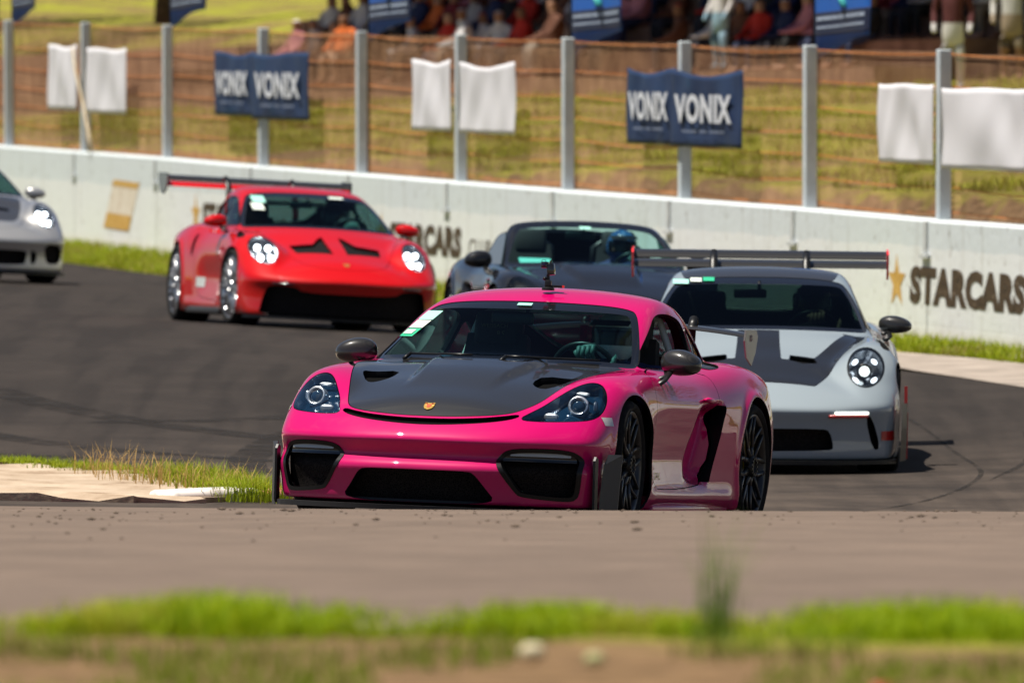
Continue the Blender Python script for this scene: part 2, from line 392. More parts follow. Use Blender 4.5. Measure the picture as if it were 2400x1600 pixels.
def mirror(car, s, mat, x=.36, y=.90, z=.87, d=(.085, .114, .076), foot=(.58, .80, .745), stalkmat=None):
    b = MB(); rot = Matrix.Rotation(s * R(-14), 3, 'Z') @ Matrix.Rotation(s * R(-5), 3, 'X')
    n0 = len(b.v); b.blob((0, 0, 0), d, .80, n=28, m=16)
    V = []
    for v in b.v:                                     # egg shape: flat glass side behind, rounded nose in front, thinner outboard
        v = Vector(v); t = 1 - .22 * max(0, s * v.y / d[1]); v.z *= t * (1.0 if v.z > 0 else .82)
        if v.x < 0: v.x *= .55
        V.append(tuple(rot @ v + Vector((x, s * y, z))))
    b.v = V; o = b.build('mirror', mat, car, smooth=True)
    st = MB(); st.tube([(x + .02, s * (y - .05), z - .035), ((x + foot[0]) / 2 + .05, s * (y + foot[1]) / 2, (z + foot[2]) / 2 - .025), (foot[0], s * foot[1], foot[2])], [.020, .016, .024], 8, flat=.6)
    st.tube([(x, s * (y - .085), z - .025), ((x + foot[0]) / 2 - .05, s * ((y + foot[1]) / 2 - .02), (z + foot[2]) / 2 + .0), (foot[0] - .09, s * foot[1] * .985, foot[2] + .035)], [.016, .012, .018], 8, flat=.6)
    st.build('mirror_stalk', stalkmat or mat, o, smooth=True)
    g = MB(); g.blob((x - .046, s * y, z + .002), (.006, d[1] * .84, d[2] * .74), .8, rot=None); g.build('mirror_glass', CHROME, o, smooth=True)
    return o
def ring(pts, r, n=6):
    P = [Vector(p) for p in pts]; V = []; m = len(P)
    for i, p in enumerate(P):
        t = (P[(i + 1) % m] - P[i - 1]).normalized(); a = t.cross(Vector((.3, .2, 1))).normalized(); b = a.cross(t)
        for k in range(n): q = 2 * math.pi * k / n; V.append(p + (a * math.cos(q) + b * math.sin(q)) * r)
    F = [(i * n + k, i * n + (k + 1) % n, (i + 1) % m * n + (k + 1) % n, (i + 1) % m * n + k) for i in range(m) for k in range(n)]
    return V, F
def seat(car, s, mat=None, y=.36, x=-.22):
    m = mat or pr('seat_cloth', (.012, .012, .013), .7)
    b = MB(); b.box((x - .18, s * y, .66), (.11, .46, .70), Matrix.Rotation(R(-16), 3, 'Y'), taper=.72, bev=.0)
    b.box((x - .275, s * y, 1.03), (.09, .27, .20), Matrix.Rotation(R(-14), 3, 'Y'), bev=.03)
    o = b.build('seat', m, car, angle=50)
    for q in (-1, 1):
        c = MB(); c.box((x - .10, s * y + q * .235, .62), (.20, .05, .42), Matrix.Rotation(R(-16), 3, 'Y'), bev=.02); c.build('seat_bolster', m, o, angle=50)
    c = MB(); c.box((x + .10, s * y, .30), (.50, .48, .12), bev=.03); c.build('seat_cushion', m, o, angle=50)
    return o
def steering(car, c=(.36, .36, .80), r=.175, tilt=24):
    rot = Matrix.Rotation(R(tilt), 3, 'Y'); b = MB()
    P = [rot @ Vector((0, r * math.cos(q), r * math.sin(q))) + Vector(c) for q in np.linspace(0, 2 * math.pi, 32, endpoint=False)]; b.addm(*ring(P, .015, 8))
    for q in (0, math.pi, -math.pi / 2): b.tube([Vector(c), rot @ Vector((0, r * math.cos(q), r * math.sin(q))) + Vector(c)], [.035, .012], 6, flat=.5)
    b.tube([Vector(c), Vector(c) + Vector((.35, 0, -.12))], .03)
    return b.build('steering_wheel', BLACK, car, smooth=True)
def dashboard(car, x0=.95, x1=.42, z=.80, w=.66):
    b = MB(); n = 17; V = []; prof = [(x0, z - .02), (x0 - .2, z), (x1 + .14, z + .005), (x1 + .03, z - .025), (x1, z - .09), (x1 + .05, z - .30)]
    for i in range(n):
        y = -w + 2 * w * i / (n - 1); hump = .055 * math.exp(-((y - .36) / .17)**2); k = 1 - .10 * (y / w)**2
        for j, (px, pz) in enumerate(prof): V.append(((px - x1) * k + x1 - .06 * (y / w)**2, y, pz + (hump if j in (2, 3) else 0)))
    m = len(prof); b.addm(V, [(i * m + j, i * m + j + 1, (i + 1) * m + j + 1, (i + 1) * m + j) for i in range(n - 1) for j in range(m - 1)])
    return b.build('dashboard', pr('dash_black', (.016, .017, .018), .6), car, smooth=True)
def inside(car, xr=-.62, zr=.80, w=.70, cage=True):
    b = MB(); b.box((.1, 0, .16), (2.0, 1.3, .02)); b.build('cabin_floor', MATTE, car)
    b = MB(); b.box((xr - .02, 0, zr - .32), (.03, 2 * w - .1, .66)); b.build('bulkhead', MATTE, car)
    if cage:
        b = MB(); m = pr('cage_paint', (.60, .65, .62), .5)
        hoop = [(xr + .05, w * .95 * c_, .18 + .0) if False else (xr + .05, yy, zz) for yy, zz, c_ in ((-w * .90, .3, 0), (-w * .88, .80, 0), (-.50, 1.11, 0), (-.40, 1.145, 0), (.40, 1.145, 0), (.50, 1.11, 0), (w * .88, .80, 0), (w * .90, .3, 0))]
        b.tube(hoop, .02, 8); b.tube([(xr + .05, -w * .87, .80), (xr + .05, w * .87, .80)], .02, 8); b.tube([(xr + .05, -.02, .82), (xr + .05, .50, 1.11)], .018, 8)
        b.build('roll_cage', m, car, smooth=True)
def glove(mb, c, fwd, out, up, k=1.):
    """closed hand: palm and five unequal bent fingers curled round a rim running along `out`"""
    c, fwd, out, up = Vector(c), Vector(fwd).normalized(), Vector(out).normalized(), Vector(up).normalized()
    mb.blob(c, (.032 * k, .042 * k, .024 * k), .8, rot=Matrix((fwd, out, up)).transposed(), n=14, m=8)
    for i, (o, L) in enumerate(((-.032, .92), (-.011, 1.), (.011, .95), (.031, .78))):
        b = c + out * o * k; mb.tube([b + up * .006 * k, b + fwd * .040 * k * L + up * .016 * k, b + fwd * .062 * k * L - up * .004 * k, b + fwd * .052 * k * L - up * .030 * k, b + fwd * .030 * k * L - up * .036 * k], [.0105 * k, .0105 * k, .010 * k, .009 * k, .008 * k], 8)
    b = c - out * .040 * k - fwd * .012 * k; mb.tube([b, b - out * .014 * k + fwd * .025 * k - up * .010 * k, b + fwd * .048 * k - up * .022 * k], [.012 * k, .011 * k, .009 * k], 8)
def skin_person(name, label, J, E, mat, matrix, group=None, sub=2):
    """one continuous body: joints J {name:(x,y,z,radius)}, bones E"""
    ks = list(J); me = bpy.data.meshes.new(name); me.from_pydata([J[k][:3] for k in ks], [(ks.index(a), ks.index(b)) for a, b in E], [])
    o = bpy.data.objects.new(name, me); link(o); o.matrix_world = matrix; me.materials.append(mat)
    o.modifiers.new('skin', 'SKIN'); o.modifiers['skin'].use_smooth_shade = True
    sv = me.skin_vertices[0].data
    for i, k in enumerate(ks):
        r = J[k][3]; sv[i].radius = (r, r) if not hasattr(r, '__len__') else r; sv[i].use_root = i == 0
    sb = o.modifiers.new('sub', 'SUBSURF'); sb.levels = sub; sb.render_levels = sub
    return tag(o, label, 'person', group)
def band_mat(name, stops, axis=2, rough=.8):
    """cloth and skin by height in the figure's own space: [(z, colour), ...]"""
    if name in MATS: return MATS[name]
    m = bpy.data.materials.new(name); m.use_nodes = True; n, l = nodes(m); b = n['Principled BSDF']; b.inputs['Roughness'].default_value = rough; b.inputs['Specular IOR Level'].default_value = .25
    t = n.new('ShaderNodeTexCoord'); sp = add(n, l, 'ShaderNodeSeparateXYZ', {0: t.outputs['Object']})
    mr = add(n, l, 'ShaderNodeMapRange', {'Value': sp.outputs[axis], 1: 0., 2: 2., 3: 0., 4: 1.})
    r = n.new('ShaderNodeValToRGB'); r.color_ramp.interpolation = 'CONSTANT'; e = r.color_ramp.elements
    while len(e) < len(stops): e.new(.5)
    for q, (z, c) in zip(e, stops): q.position = z / 2; q.color = (*c, 1)
    l.new(mr.outputs[0], r.inputs[0]); l.new(r.outputs[0], b.inputs['Base Color']); MATS[name] = m; return m
def driver(matrix, label, y=.36, suit=(.02, .03, .09), helmet=(.6, .62, .6), helmet_blue=False, gl=(.04, .09, .08), zoff=0., bare=False, lean=0., x=-.22):
    J = {'pelvis': (x + .02, y, .40, .15), 'belly': (x - .08, y, .58, .15), 'chest': (x - .15, y + lean * .5, .80, (.16, .13)), 'neck': (x - .14, y + lean, .92, .06), 'head': (x - .075, y + lean, 1.015, .10), 'crown': (x - .08, y + lean, 1.09, .085)}
    E = [('pelvis', 'belly'), ('belly', 'chest'), ('chest', 'neck'), ('neck', 'head'), ('head', 'crown')]
    for s, n in ((1, 'l'), (-1, 'r')):
        J.update({'sh' + n: (x - .13, y + lean * .5 + s * .19, .84, .062), 'el' + n: (x + .12, y + s * .27, .70 if s > 0 else .78, .048), 'wr' + n: (x + .47, y + s * .175, .84, .034) if s > 0 else (x + .49, y + .02, .90, .034),
                  'kn' + n: (x + .48, y + s * .15, .50, .07), 'an' + n: (x + .85, y + s * .13, .28, .05)})
        E += [('chest', 'sh' + n), ('sh' + n, 'el' + n), ('el' + n, 'wr' + n), ('pelvis', 'kn' + n), ('kn' + n, 'an' + n)]
    skin = (.42, .24, .16)
    o = skin_person('person', label, J, E, band_mat('driver_' + str(suit), [(0, suit), (.93, skin)]), matrix @ Matrix.Translation((0, 0, zoff)))
    for s in (1, -1):
        g = MB(); glove(g, (x + .555, y + .165, .885), (.75, 0, -.55), (0, .35, .9), (.5, 0, .8), 1.12) if s > 0 else glove(g, (x + .565, y + .03, .965), (.70, 0, -.2), (0, 1, .1), (.2, 0, 1.), 1.2)
        g.build('glove' if not bare else 'hand', pr('glove_' + str(gl), gl, .6), o, smooth=True)
    h = MB(); hc = Vector((x - .085, y + lean, 1.035))
    n, m = 36, 22; V = []; keep = []
    for i in range(m + 1):
        a = -math.pi / 2 + math.pi * i / m
        for k in range(n):
            q = 2 * math.pi * k / n; dx, dy, dz = math.cos(a) * math.cos(q), math.cos(a) * math.sin(q), math.sin(a)
            rx = .150 + (.022 * max(0, dx) * max(0, 1 - abs(dz + .45) * 1.6)); V.append(hc + Vector((dx * rx, dy * .122, dz * (.142 if dz > 0 else .135))))
    for i in range(m):
        for k in range(n):
            a = -math.pi / 2 + math.pi * (i + .5) / m; q = 2 * math.pi * (k + .5) / n; eye = math.cos(a) * math.cos(q) > .28 and -.30 < math.sin(a) < .30
            neck = math.sin(a) < -.86
            if not eye and not neck: keep.append((i * n + k, i * n + (k + 1) % n, (i + 1) * n + (k + 1) % n, (i + 1) * n + k))
    h.addm(V, keep); ho = h.build('helmet', noisy('helmet_blue', [(.38, (.012, .03, .10)), (.54, (.03, .12, .28)), (.66, (.35, .38, .42))], 9, .25) if helmet_blue else pr('helmet_' + str(helmet), helmet, .3, 0, .6), o, smooth=True)
    v = MB(); vv = MB(); P = []
    for k in range(13):
        q = -1.2 + 2.4 * k / 12
        for zz in (.055, .03, -.005, -.042): P.append(hc + Vector((math.cos(q) * (.160 if zz < .05 else .156), math.sin(q) * .126, zz + (.03 if False else 0))))
    vv.addm(P, [(k * 4 + j, k * 4 + j + 1, (k + 1) * 4 + j + 1, (k + 1) * 4 + j) for k in range(12) for j in range(3)])
    vv.build('visor', glass_mat('visor_glass', (.30, .32, .31), .5), ho, smooth=True)
    fc = MB(); fc.blob(hc + Vector((.035, 0, -.015)), (.095, .088, .11)); fc.build('face', band_mat('face_' + str(bare), [(0, (.02, .02, .022)), (1.0, (.30, .17, .11)), (1.055, (.02, .02, .022))]), o, smooth=True)
    pk = MB(); pk.addm([hc + Vector((.135 * math.cos(q) + e * .075, .128 * math.sin(q), .062 + .030 * (1 - e))) for e in (0, 1) for q in np.linspace(-1.0, 1.0, 9)], [(k, k + 1, 9 + k + 1, 9 + k) for k in range(8)])
    pk.build('helmet_peak', BLACK, ho, smooth=True)
    return o
def project(m, pts2, axis='front', lift=.003):
    """put (|a|,b) print points on the panel surface: nearest panel vertex plus its tangent plane"""
    V, N, T = m; out = []
    for a, b in pts2:
        if axis == 'front': d = (V[:, 1] - a)**2 + (V[:, 2] - b)**2 - (V[:, 0] > .3) * 1e-6 + (V[:, 0] < -.2) * 9
        elif axis == 'side+': d = (V[:, 0] - a)**2 + (V[:, 2] - b)**2 + (V[:, 1] < .3) * 9
        elif axis == 'side-': d = (V[:, 0] - a)**2 + (V[:, 2] - b)**2 + (V[:, 1] > -.3) * 9
        else: d = (V[:, 0] - a)**2 + (V[:, 1] - b)**2 + (V[:, 2] < .3) * 9
        i = int(d.argmin()); p, n = V[i], N[i]
        if axis == 'front': y, z = a, b; x = p[0] - (n[1] * (y - p[1]) + n[2] * (z - p[2])) / max(n[0], .15)
        elif axis.startswith('side'): x, z = a, b; y = p[1] - (n[0] * (x - p[0]) + n[2] * (z - p[2])) / (n[1] if abs(n[1]) > .2 else .2)
        else: x, y = a, b; z = p[2] - (n[0] * (x - p[0]) + n[1] * (y - p[1])) / max(n[2], .15)
        out.append(Vector((x, y, z)) + Vector(n) * lift)
    return out
def patch(name, m, a0, a1, b0, b1, mat, parent, axis='front', n=6, shear=0., lift=.003):
    """thin printed patch lying on a panel"""
    P = []
    for j in range(n + 1):
        for i in range(n + 1): P.append((a0 + (a1 - a0) * i / n + shear * j / n, b0 + (b1 - b0) * j / n))
    V = project(m, P, axis, lift); w = n + 1
    return raw(name, V, [(j * w + i, j * w + i + 1, (j + 1) * w + i + 1, (j + 1) * w + i) for j in range(n) for i in range(n)], mat, parent)
def text_mesh(name, body, size, mat, parent, matrix, shear=0., extrude=.001, bold=0., align='LEFT'):
    cu = bpy.data.curves.new(name, 'FONT'); cu.body = body; cu.size = size; cu.shear = shear; cu.extrude = extrude; cu.offset = bold; cu.align_x = align; cu.resolution_u = 3; cu.space_character = 1.07
    t = bpy.data.objects.new(name, cu); COL.objects.link(t); bpy.context.view_layer.update()
    me = bpy.data.meshes.new_from_object(t.evaluated_get(bpy.context.evaluated_depsgraph_get())); bpy.data.objects.remove(t); bpy.data.curves.remove(cu)
    me.name = name; me.materials.clear(); me.materials.append(mat); o = link(bpy.data.objects.new(name, me), parent); o.matrix_local = matrix; return o
def text_on(name, body, size, mat, parent, surf, a, b, axis, shear=0., bold=0., sx=1.):
    """lettering laid on a curved panel: each vertex goes to the surface"""
    o = text_mesh(name, body, size, mat, None, Matrix.Identity(4), shear, 0., bold); me = o.data
    fl = -1 if axis == 'side+' else 1
    P = [(a + fl * v.co.x * sx, b + v.co.y) for v in me.vertices]; Q = project(surf, P, axis, .003)
    for v, q in zip(me.vertices, Q): v.co = q
    o.parent = parent; return o
def crest(car, surf, y=0, z=.59, k=1.):
    """small shield badge on the nose"""
    sh = [(-.026, .034), (0, .030), (.026, .034), (.027, 0), (.020, -.022), (0, -.036), (-.020, -.022), (-.027, 0)]
    c = project(surf, [(y, z)], 'front', .002)[0]; i = int(((surf[0] - np.array(c))**2).sum(1).argmin()); n = Vector(surf[1][i]); u = Vector((0, 1, 0)); v = n.cross(u).normalized() * 1.
    if v.z < 0: v = -v
    b = MB(); b.prism([(p * k, q * k) for p, q in sh], c, u, v, n * .003); o = b.build('badge', pr('badge_gold', (.75, .48, .12), .3, .7), car)
    r = MB(); r.prism([(p * .45 * k, q * .5 * k) for p, q in sh], c + n * .003, u, v, n * .0015); r.build('badge_shield', pr('badge_red', (.55, .08, .03), .4), o)
    r = MB()
    for q in (-1, 1): r.box(c + n * .004 + u * q * .017 * k + v * .018 * k, (.004, .012 * k, .010 * k))
    r.build('badge_stripe', pr('badge_red', (.55, .08, .03), .4), o)
def grille(m, depth, name, parent, mat=None, pull=(-1, 0, 0)):
    """recessed mesh panel behind an opening, cut from the bumper surface itself"""
    return panel(name, shift(m, 0, tuple(depth * k for k in pull)), mat or grille_mat(), parent)
def grille_mat():
    if 'grille_mesh' in MATS: return MATS['grille_mesh']
    m = pr('grille_mesh', (.02, .019, .018), .8, spec=.1); n, l = nodes(m); b = n['Principled BSDF']; t = n.new('ShaderNodeTexCoord')
    v = add(n, l, 'ShaderNodeTexVoronoi', {'Vector': t.outputs['Object'], 'Scale': 95.}, feature='DISTANCE_TO_EDGE')
    l.new(ramp(n, l, v.outputs[0], [(.10, (.022, .018, .016)), (.2, (.002, .002, .002))]), b.inputs['Base Color']); return m

# ------------------------------------------------------------------ mid-engined coupe / roadster surface
def scoop_u(x, z): return x - (-.28 - .62 * (z - .25))
def scoop_d(x, z):
    u = scoop_u(x, z); return -.105 * sstep(.42, .05, u) * sstep(-.09, -.025, u) * sstep(.22, .34, z) * sstep(.70, .60, z)
CAY = dict(
    W=Spl([(2.2, .80), (1.8, .868), (1.5, .895), (1.24, .905), (.9, .895), (.5, .876), (0, .872), (-.45, .878), (-.8, .902), (-1.24, .915), (-1.6, .90), (-2.0, .83), (-2.25, .74)]),
    hood=Spl([(2.3, .40), (2.1, .53), (2.0, .598), (1.8, .672), (1.5, .745), (1.25, .79), (.9, .842), (.5, .80), (0, .70), (-.6, .70), (-1.2, .80), (-1.7, .86), (-2.0, .865), (-2.2, .84)]),
    crown=Spl([(2.2, .22), (1.9, .24), (1.5, .17), (1.1, .10), (.8, .07), (0, .05), (-2.2, .06)]),
    fz=Spl([(2.2, .36), (2.0, .50), (1.85, .59), (1.7, .672), (1.55, .737), (1.4, .778), (1.2, .806), (1.0, .822), (.75, .834), (.4, .836), (0, .838), (-.4, .85), (-.8, .885), (-1.2, .912), (-1.6, .90), (-2.0, .855), (-2.25, .80)]),
    fy=Spl([(2.2, .60), (1.9, .655), (1.6, .715), (1.3, .745), (.8, .745), (0, .73), (-.6, .715), (-1.2, .69), (-2.2, .62)]),
    fk=1.55, fo=.9, kf=.03, kt=.08, kn=.024,
    side=Spl([(0, -.05), (.10, -.035), (.18, -.012), (.30, -.006), (.45, 0), (.58, .002), (.68, -.006), (.78, -.03), (.9, -.075), (1.1, -.16)]),
    door=lambda x, z: scoop_d(x, z) - .030 * gauss(z - .40, .14) * sstep(-.45, -.05, x) * sstep(.98, .72, x) + .022 * gauss(z - .165, .05) * sstep(-.9, -.7, x) * sstep(.95, .75, x) + .010 * gauss(z - .655, .05) * sstep(-1.0, -.3, x) * sstep(.9, .3, x),
    arch=[(1.241, .335, .355), (-1.241, .345, .372)],
    plan=Spl([(-.2, .005), (0, 0), (.2, .006), (.3, .02), (.4, .046), (.5, .086), (.6, .142), (.7, .215), (.78, .285), (.84, .375), (.88, .52), (.91, .75), (.95, 1.1)]),
    planr=Spl([(-.2, .005), (0, 0), (.3, .02), (.5, .07), (.7, .19), (.8, .30), (.88, .5), (.93, .85), (.96, 1.2)]),
    xf=Spl([(.0, 2.12), (.10, 2.155), (.18, 2.17), (.25, 2.196), (.285, 2.203), (.31, 2.187), (.335, 2.158), (.365, 2.158), (.40, 2.182), (.422, 2.195), (.445, 2.188), (.48, 2.155), (.51, 2.120), (.545, 2.075), (.60, 2.00), (.70, 1.83), (.85, 1.55), (1.1, 1.1)]),
    xr=Spl([(.0, 2.0), (.2, 2.15), (.4, 2.24), (.6, 2.22), (.75, 2.17), (.88, 2.2), (1., 2.0), (1.3, 1.3)]),
    roof=Spl([(1.6, .50), (1.2, .715), (.93, .838), (.6, .978), (.35, 1.083), (.10, 1.180), (-.1, 1.234), (-.3, 1.262), (-.5, 1.262), (-.8, 1.222), (-1.2, 1.115), (-1.6, .985), (-2.0, .86), (-2.4, .72)]),
    rcrown=.12, wrap=.07, ctum=.385,
    cw=Spl([(1.2, .735), (.7, .748), (.2, .752), (-.3, .748), (-.7, .72), (-1.1, .65), (-1.6, .53), (-2.1, .38)]),
    dome=lambda x, Y: .034 * sstep(.265, .20, Y - .06 * sstep(1.6, .9, x)) * sstep(1.72, 1.25, x) * sstep(.4, .7, x))
def build_surface(S, h): return surface_net(body_field(S), (-2.42, -1.0, .04), (2.36, 1.0, 1.42), h)
WS_C = [(0, .852), (.30, .850), (.55, .843), (.70, .834), (.714, .842), (.692, .90), (.651, .985), (.604, 1.070), (.562, 1.128), (.52, 1.152), (.40, 1.169), (.2, 1.177), (0, 1.180)]
def sym(p): return p + [(-a, b) for a, b in p[::-1] if a > 1e-6]
HL_C = [(.468, .541), (.52, .590), (.585, .662), (.645, .722), (.705, .752), (.765, .742), (.805, .70), (.828, .64), (.826, .585), (.80, .556), (.74, .546), (.60, .537)]
def cut_windows(m, ws, xmin, sidewin, quarter, rear, band=.045):
    """openings for the glass; returns body, and dict of glass pieces"""
    g = {}
    f = np.where(m[0][:, 0] > xmin, sdf(m[0][:, 1], m[0][:, 2], sym(ws), 2), 9.); g['ws'], m = split(m, f, .0)
    if sidewin is not None: g['sw'], m = split(m, side(m, sidewin, .4))
    if quarter is not None: g['qw'], m = split(m, side(m, quarter, .4))
    if rear is not None: g['rw'], m = split(m, np.where(m[0][:, 2] > .86, sdf(m[0][:, 0], m[0][:, 1], sym(rear) if False else rear, 2), 9.))
    return m, g
def lining(car, m):
    x, y, z = m[0].T; q = clip(m, np.maximum(np.maximum(x - 1.0, -2.1 - x), .30 - z)); panel('cabin_lining', shift(q, .020), MATTE, car)
def arches(m, specs):
    for xa, za, ra, y in specs:
        f = np.where(np.abs(m[0][:, 1]) > y, np.hypot(m[0][:, 0] - xa, m[0][:, 2] - za) - ra, 9.); m = clip(m, -f)
    return m
def wells(car, specs, w=.86):
    for xa, za, ra, y in specs:
        for s in (1, -1):
            b = MB(); n = 24; V = []; r = ra + .012
            for k in range(n + 1):
                q = R(-25) + R(230) * k / n; V += [(xa + r * math.cos(q), s * (w - .01), za + r * math.sin(q)), (xa + r * math.cos(q), s * .52, za + r * math.sin(q))]
            b.addm(V, [(2 * k, 2 * k + 1, 2 * k + 3, 2 * k + 2) for k in range(n)] + [tuple(2 * k + 1 for k in range(n + 1))]); b.build('wheel_well', VOIDM, car, smooth=False)
def headlamp(car, m, s, mat_bowl, depth=.055, c=None, kind='projector', name='headlight'):
    """m = lens piece of the body on one side. headlight (bowl) > lens_cover, projector, reflector"""
    bowl = join(rim(shift(m, .002), depth), shift(m, depth))
    o = panel(name, bowl, mat_bowl, car); panel('lens_cover', shift(m, .001), LENS, o); return o
def pink_car():
    M = pose_matrix(*POSES['pink'])
    car = empty('race_car', 'glossy pink coupe with carbon bonnet and roof camera, nearest car on the track', 'car', group='sports cars racing in line'); car.matrix_world = M
    P = paint('pink_paint', (.56, .0004, .118)); m = CAYMESH
    m = arches(m, [(1.241, .335, .362, .45), (-1.241, .345, .380, .45)])
    sw = [(.50, .842), (.62, .842), (.40, .945), (.12, 1.06), (-.02, 1.118), (-.15, 1.14), (-.38, 1.140), (-.60, 1.108), (-.585, 1.0), (-.54, .842)]
    qw = [(-.60, .85), (-.635, 1.0), (-.65, 1.095), (-.80, 1.045), (-.95, .965), (-1.0, .905), (-.93, .87)]
    rw = [(-.85, -.44), (-.85, .44), (-1.3, .40), (-1.75, .30), (-1.75, -.30), (-1.3, -.40)]
    m, g = cut_windows(m, WS_C, -.05, sw, qw, rw)
    # bonnet, nose slot, lamps, intakes
    hd = [(2.062, 0), (2.055, .15), (2.02, .30), (1.975, .395), (1.92, .450), (1.80, .492), (1.6, .548), (1.4, .602), (1.2, .652), (1.02, .692), (.84, .700), (.73, .690), (.70, .64), (.74, .52), (.82, .35), (.88, .2), (.90, 0)]
    sp = lambda p: p + [(a, -b) for a, b in p[::-1] if b > 1e-6]
    hood, m = split(m, np.where(m[0][:, 2] > .45, sdf(m[0][:, 0], m[0][:, 1], sp(hd), 2), 9.), .0022)
    slot = [(2.076, 0), (2.069, .15), (2.034, .30), (1.985, .40), (1.945, .450), (1.940, .470), (1.965, .472), (2.020, .415), (2.075, .30), (2.112, .15), (2.122, 0)]
    f = np.where(m[0][:, 2] > .45, sdf(m[0][:, 0], m[0][:, 1], sp(slot), 2), 9.); sl_, m = split(m, f)
    hl, m = split(m, front(m, HL_C, 1.2), .0018)
    ci = [(0, .272), (.27, .272), (.305, .262), (.36, .185), (.42, .108), (0, .104)]
    oi = [(.452, .392), (.60, .402), (.735, .398), (.785, .372), (.800, .32), (.785, .20), (.768, .140), (.70, .135), (.53, .150), (.50, .165), (.40, .322), (.408, .345)]
    cen, m = split(m, np.where(m[0][:, 0] > 1.2, sdf(m[0][:, 1], m[0][:, 2], sym(ci), 2), 9.))
    out, m = split(m, front(m, oi, 1.2))
    # bonnet vents, wing-top louvres
    vt = [(1.22, .385), (1.22, .575), (1.29, .58), (1.50, .49), (1.51, .43), (1.42, .375)]
    ve, hood = split(hood, plan(hood, vt, .5, 1))
    lv = [(1.22, .66), (1.05, .735), (.90, .755), (.93, .735), (1.06, .70), (1.18, .635)]
    lo, m = split(m, plan(m, lv, .6, 1))
    # doors
    dr = [(.80, .215), (.795, .45), (.775, .62), (.74, .74), (.64, .838), (.0, .842), (-.52, .842), (-.565, .77), (-.555, .66), (-.50, .50), (-.40, .33), (-.30, .245), (0, .225), (.4, .212)]
    door, m = split(m, np.where(m[0][:, 2] < .842, side(m, dr, .6, 1), 9.), .0025)
    # air scoop behind the door
    sc = [(-.47, .672), (-.60, .675), (-.665, .64), (-.655, .52), (-.56, .36), (-.44, .27), (-.34, .248), (-.36, .30), (-.47, .42), (-.535, .54), (-.53, .62)]
    x, y, z = m[0].T; u = scoop_u(x, z); f = np.where(np.abs(y) > .6, np.maximum(np.abs(u + .058) - .058, np.maximum(.255 - z, z - .668)), 9.)
    sco, m = split(m, f)
    body = panel('body', m, P, car); panel('body_edge', rim(m, .014), BLACK, body); lining(car, join(m, door))
    panel('bonnet', skirt(hood, .02), carbon('bonnet_carbon', .020, .30, .4), car)
    for s in (1, -1):
        q = half(ve, s); o = panel('bonnet_vent', shift(q, .035), VOIDM, car); panel('vent_duct', rim(q, .035), BLACK, o)
        panel('wing_louvre', join(shift(half(lo, s), .015), rim(half(lo, s), .015)), MATTE, car)
    panel('nose_slot', join(shift(sl_, .02), rim(sl_, .02)), VOIDM, car)
    for s in (1, -1): o = panel('door', half(door, s), P, car); panel('door_edge', rim(half(door, s), .014), BLACK, o)
    for s in (1, -1):
        o = panel('air_scoop', shift(half(sco, s), .09), VOIDM, car); panel('scoop_wall', rim(half(sco, s), .09), BLACK, o)
    # intakes with black surrounds
    o = grille(cen, .10, 'grille', car); 
    panel('grille_duct', rim(cen, .11, (-1, 0, 0)), MATTE, o)
    for s in (1, -1):
        q = half(out, s); fr_in, fr = clip(q, front(q, oi, 1.2) + .020), clip(q, -(front(q, oi, 1.2) + .020))
        top = clip(fr_in, -(fr_in[0][:, 2] - .335)); mesh_ = clip(fr_in, fr_in[0][:, 2] - .335)
        o = panel('intake_frame', skirt(shift(fr, -.004), .06, (-1, 0, 0)), BLACK, car)
        panel('intake_lip', skirt(shift(top, .006), .05, (-1, 0, 0)), GLOSSB, o)
        panel('grille', shift(mesh_, 0, (-.085, 0, 0)), grille_mat(), o)
        d = MB(); L = [Vector(v) for v in project(top, [(s * y, .372 + .0 * y) for y in np.linspace(.47, .74, 10)], 'front', .003)]
        for k in range(9): d.addm([L[k] + Vector((.0, 0, -.012)), L[k + 1] + Vector((0, 0, -.012)), L[k + 1] + Vector((-.006, 0, .010)), L[k] + Vector((-.006, 0, .010))], [(0, 1, 2, 3)])
        d.build('running_light', pr('drl_lens', (.45, .46, .42), .12, 0, .5), o, smooth=True)
        # side blade and canard
        bl = MB(); x0, y0 = 1.83, .838
        bl.prism([(0, .07), (.016, .09), (.030, .35), (.010, .37), (-.03, .36), (-.04, .10)], (x0, s * (y0 + .006), 0), (1, 0, 0), (0, 0, 1), (0, s * .012, 0)); bl.build('side_blade', BLACK, car)
        cn = MB(); V = []
        for z_, xa, ya, xb, yb in ((.06, 1.80, .865, 1.66, .925), (.20, 1.79, .870, 1.655, .930), (.33, 1.775, .878, 1.645, .935), (.385, 1.72, .885, 1.64, .938)):
            for w in (0, .012): V += [(xa - w, s * ya, z_), (xb - w, s * (yb), z_)]
        cn.addm(V, [(4 * k + a, 4 * k + b_, 4 * k + 4 + b_, 4 * k + 4 + a) for k in range(3) for a, b_ in ((0, 1), (1, 3), (3, 2), (2, 0))] + [(0, 1, 3, 2), (12, 13, 15, 14)]); cn.build('canard', pr('canard_black', (.035, .035, .036), .5), car)
    # splitter under the nose
    pl = CAY['plan']; V = []; ys = np.linspace(-.845, .845, 41)
    for z_ in (.062, .088):
        for y in ys: V += [(2.205 - float(pl(abs(y))) * .96 + (.0 if z_ > .07 else -.006), y, z_), (1.60, y, z_)]
    n = 82; b = MB(); b.addm(V, [(2 * k, 2 * k + 2, 2 * k + 3, 2 * k + 1) for k in range(40)] + [(n + 2 * k, n + 2 * k + 1, n + 2 * k + 3, n + 2 * k + 2) for k in range(40)] + [(2 * k, n + 2 * k, n + 2 * k + 2, 2 * k + 2) for k in range(40)])
    b.build('splitter', pr('splitter_black', (.03, .03, .031), .55), car)
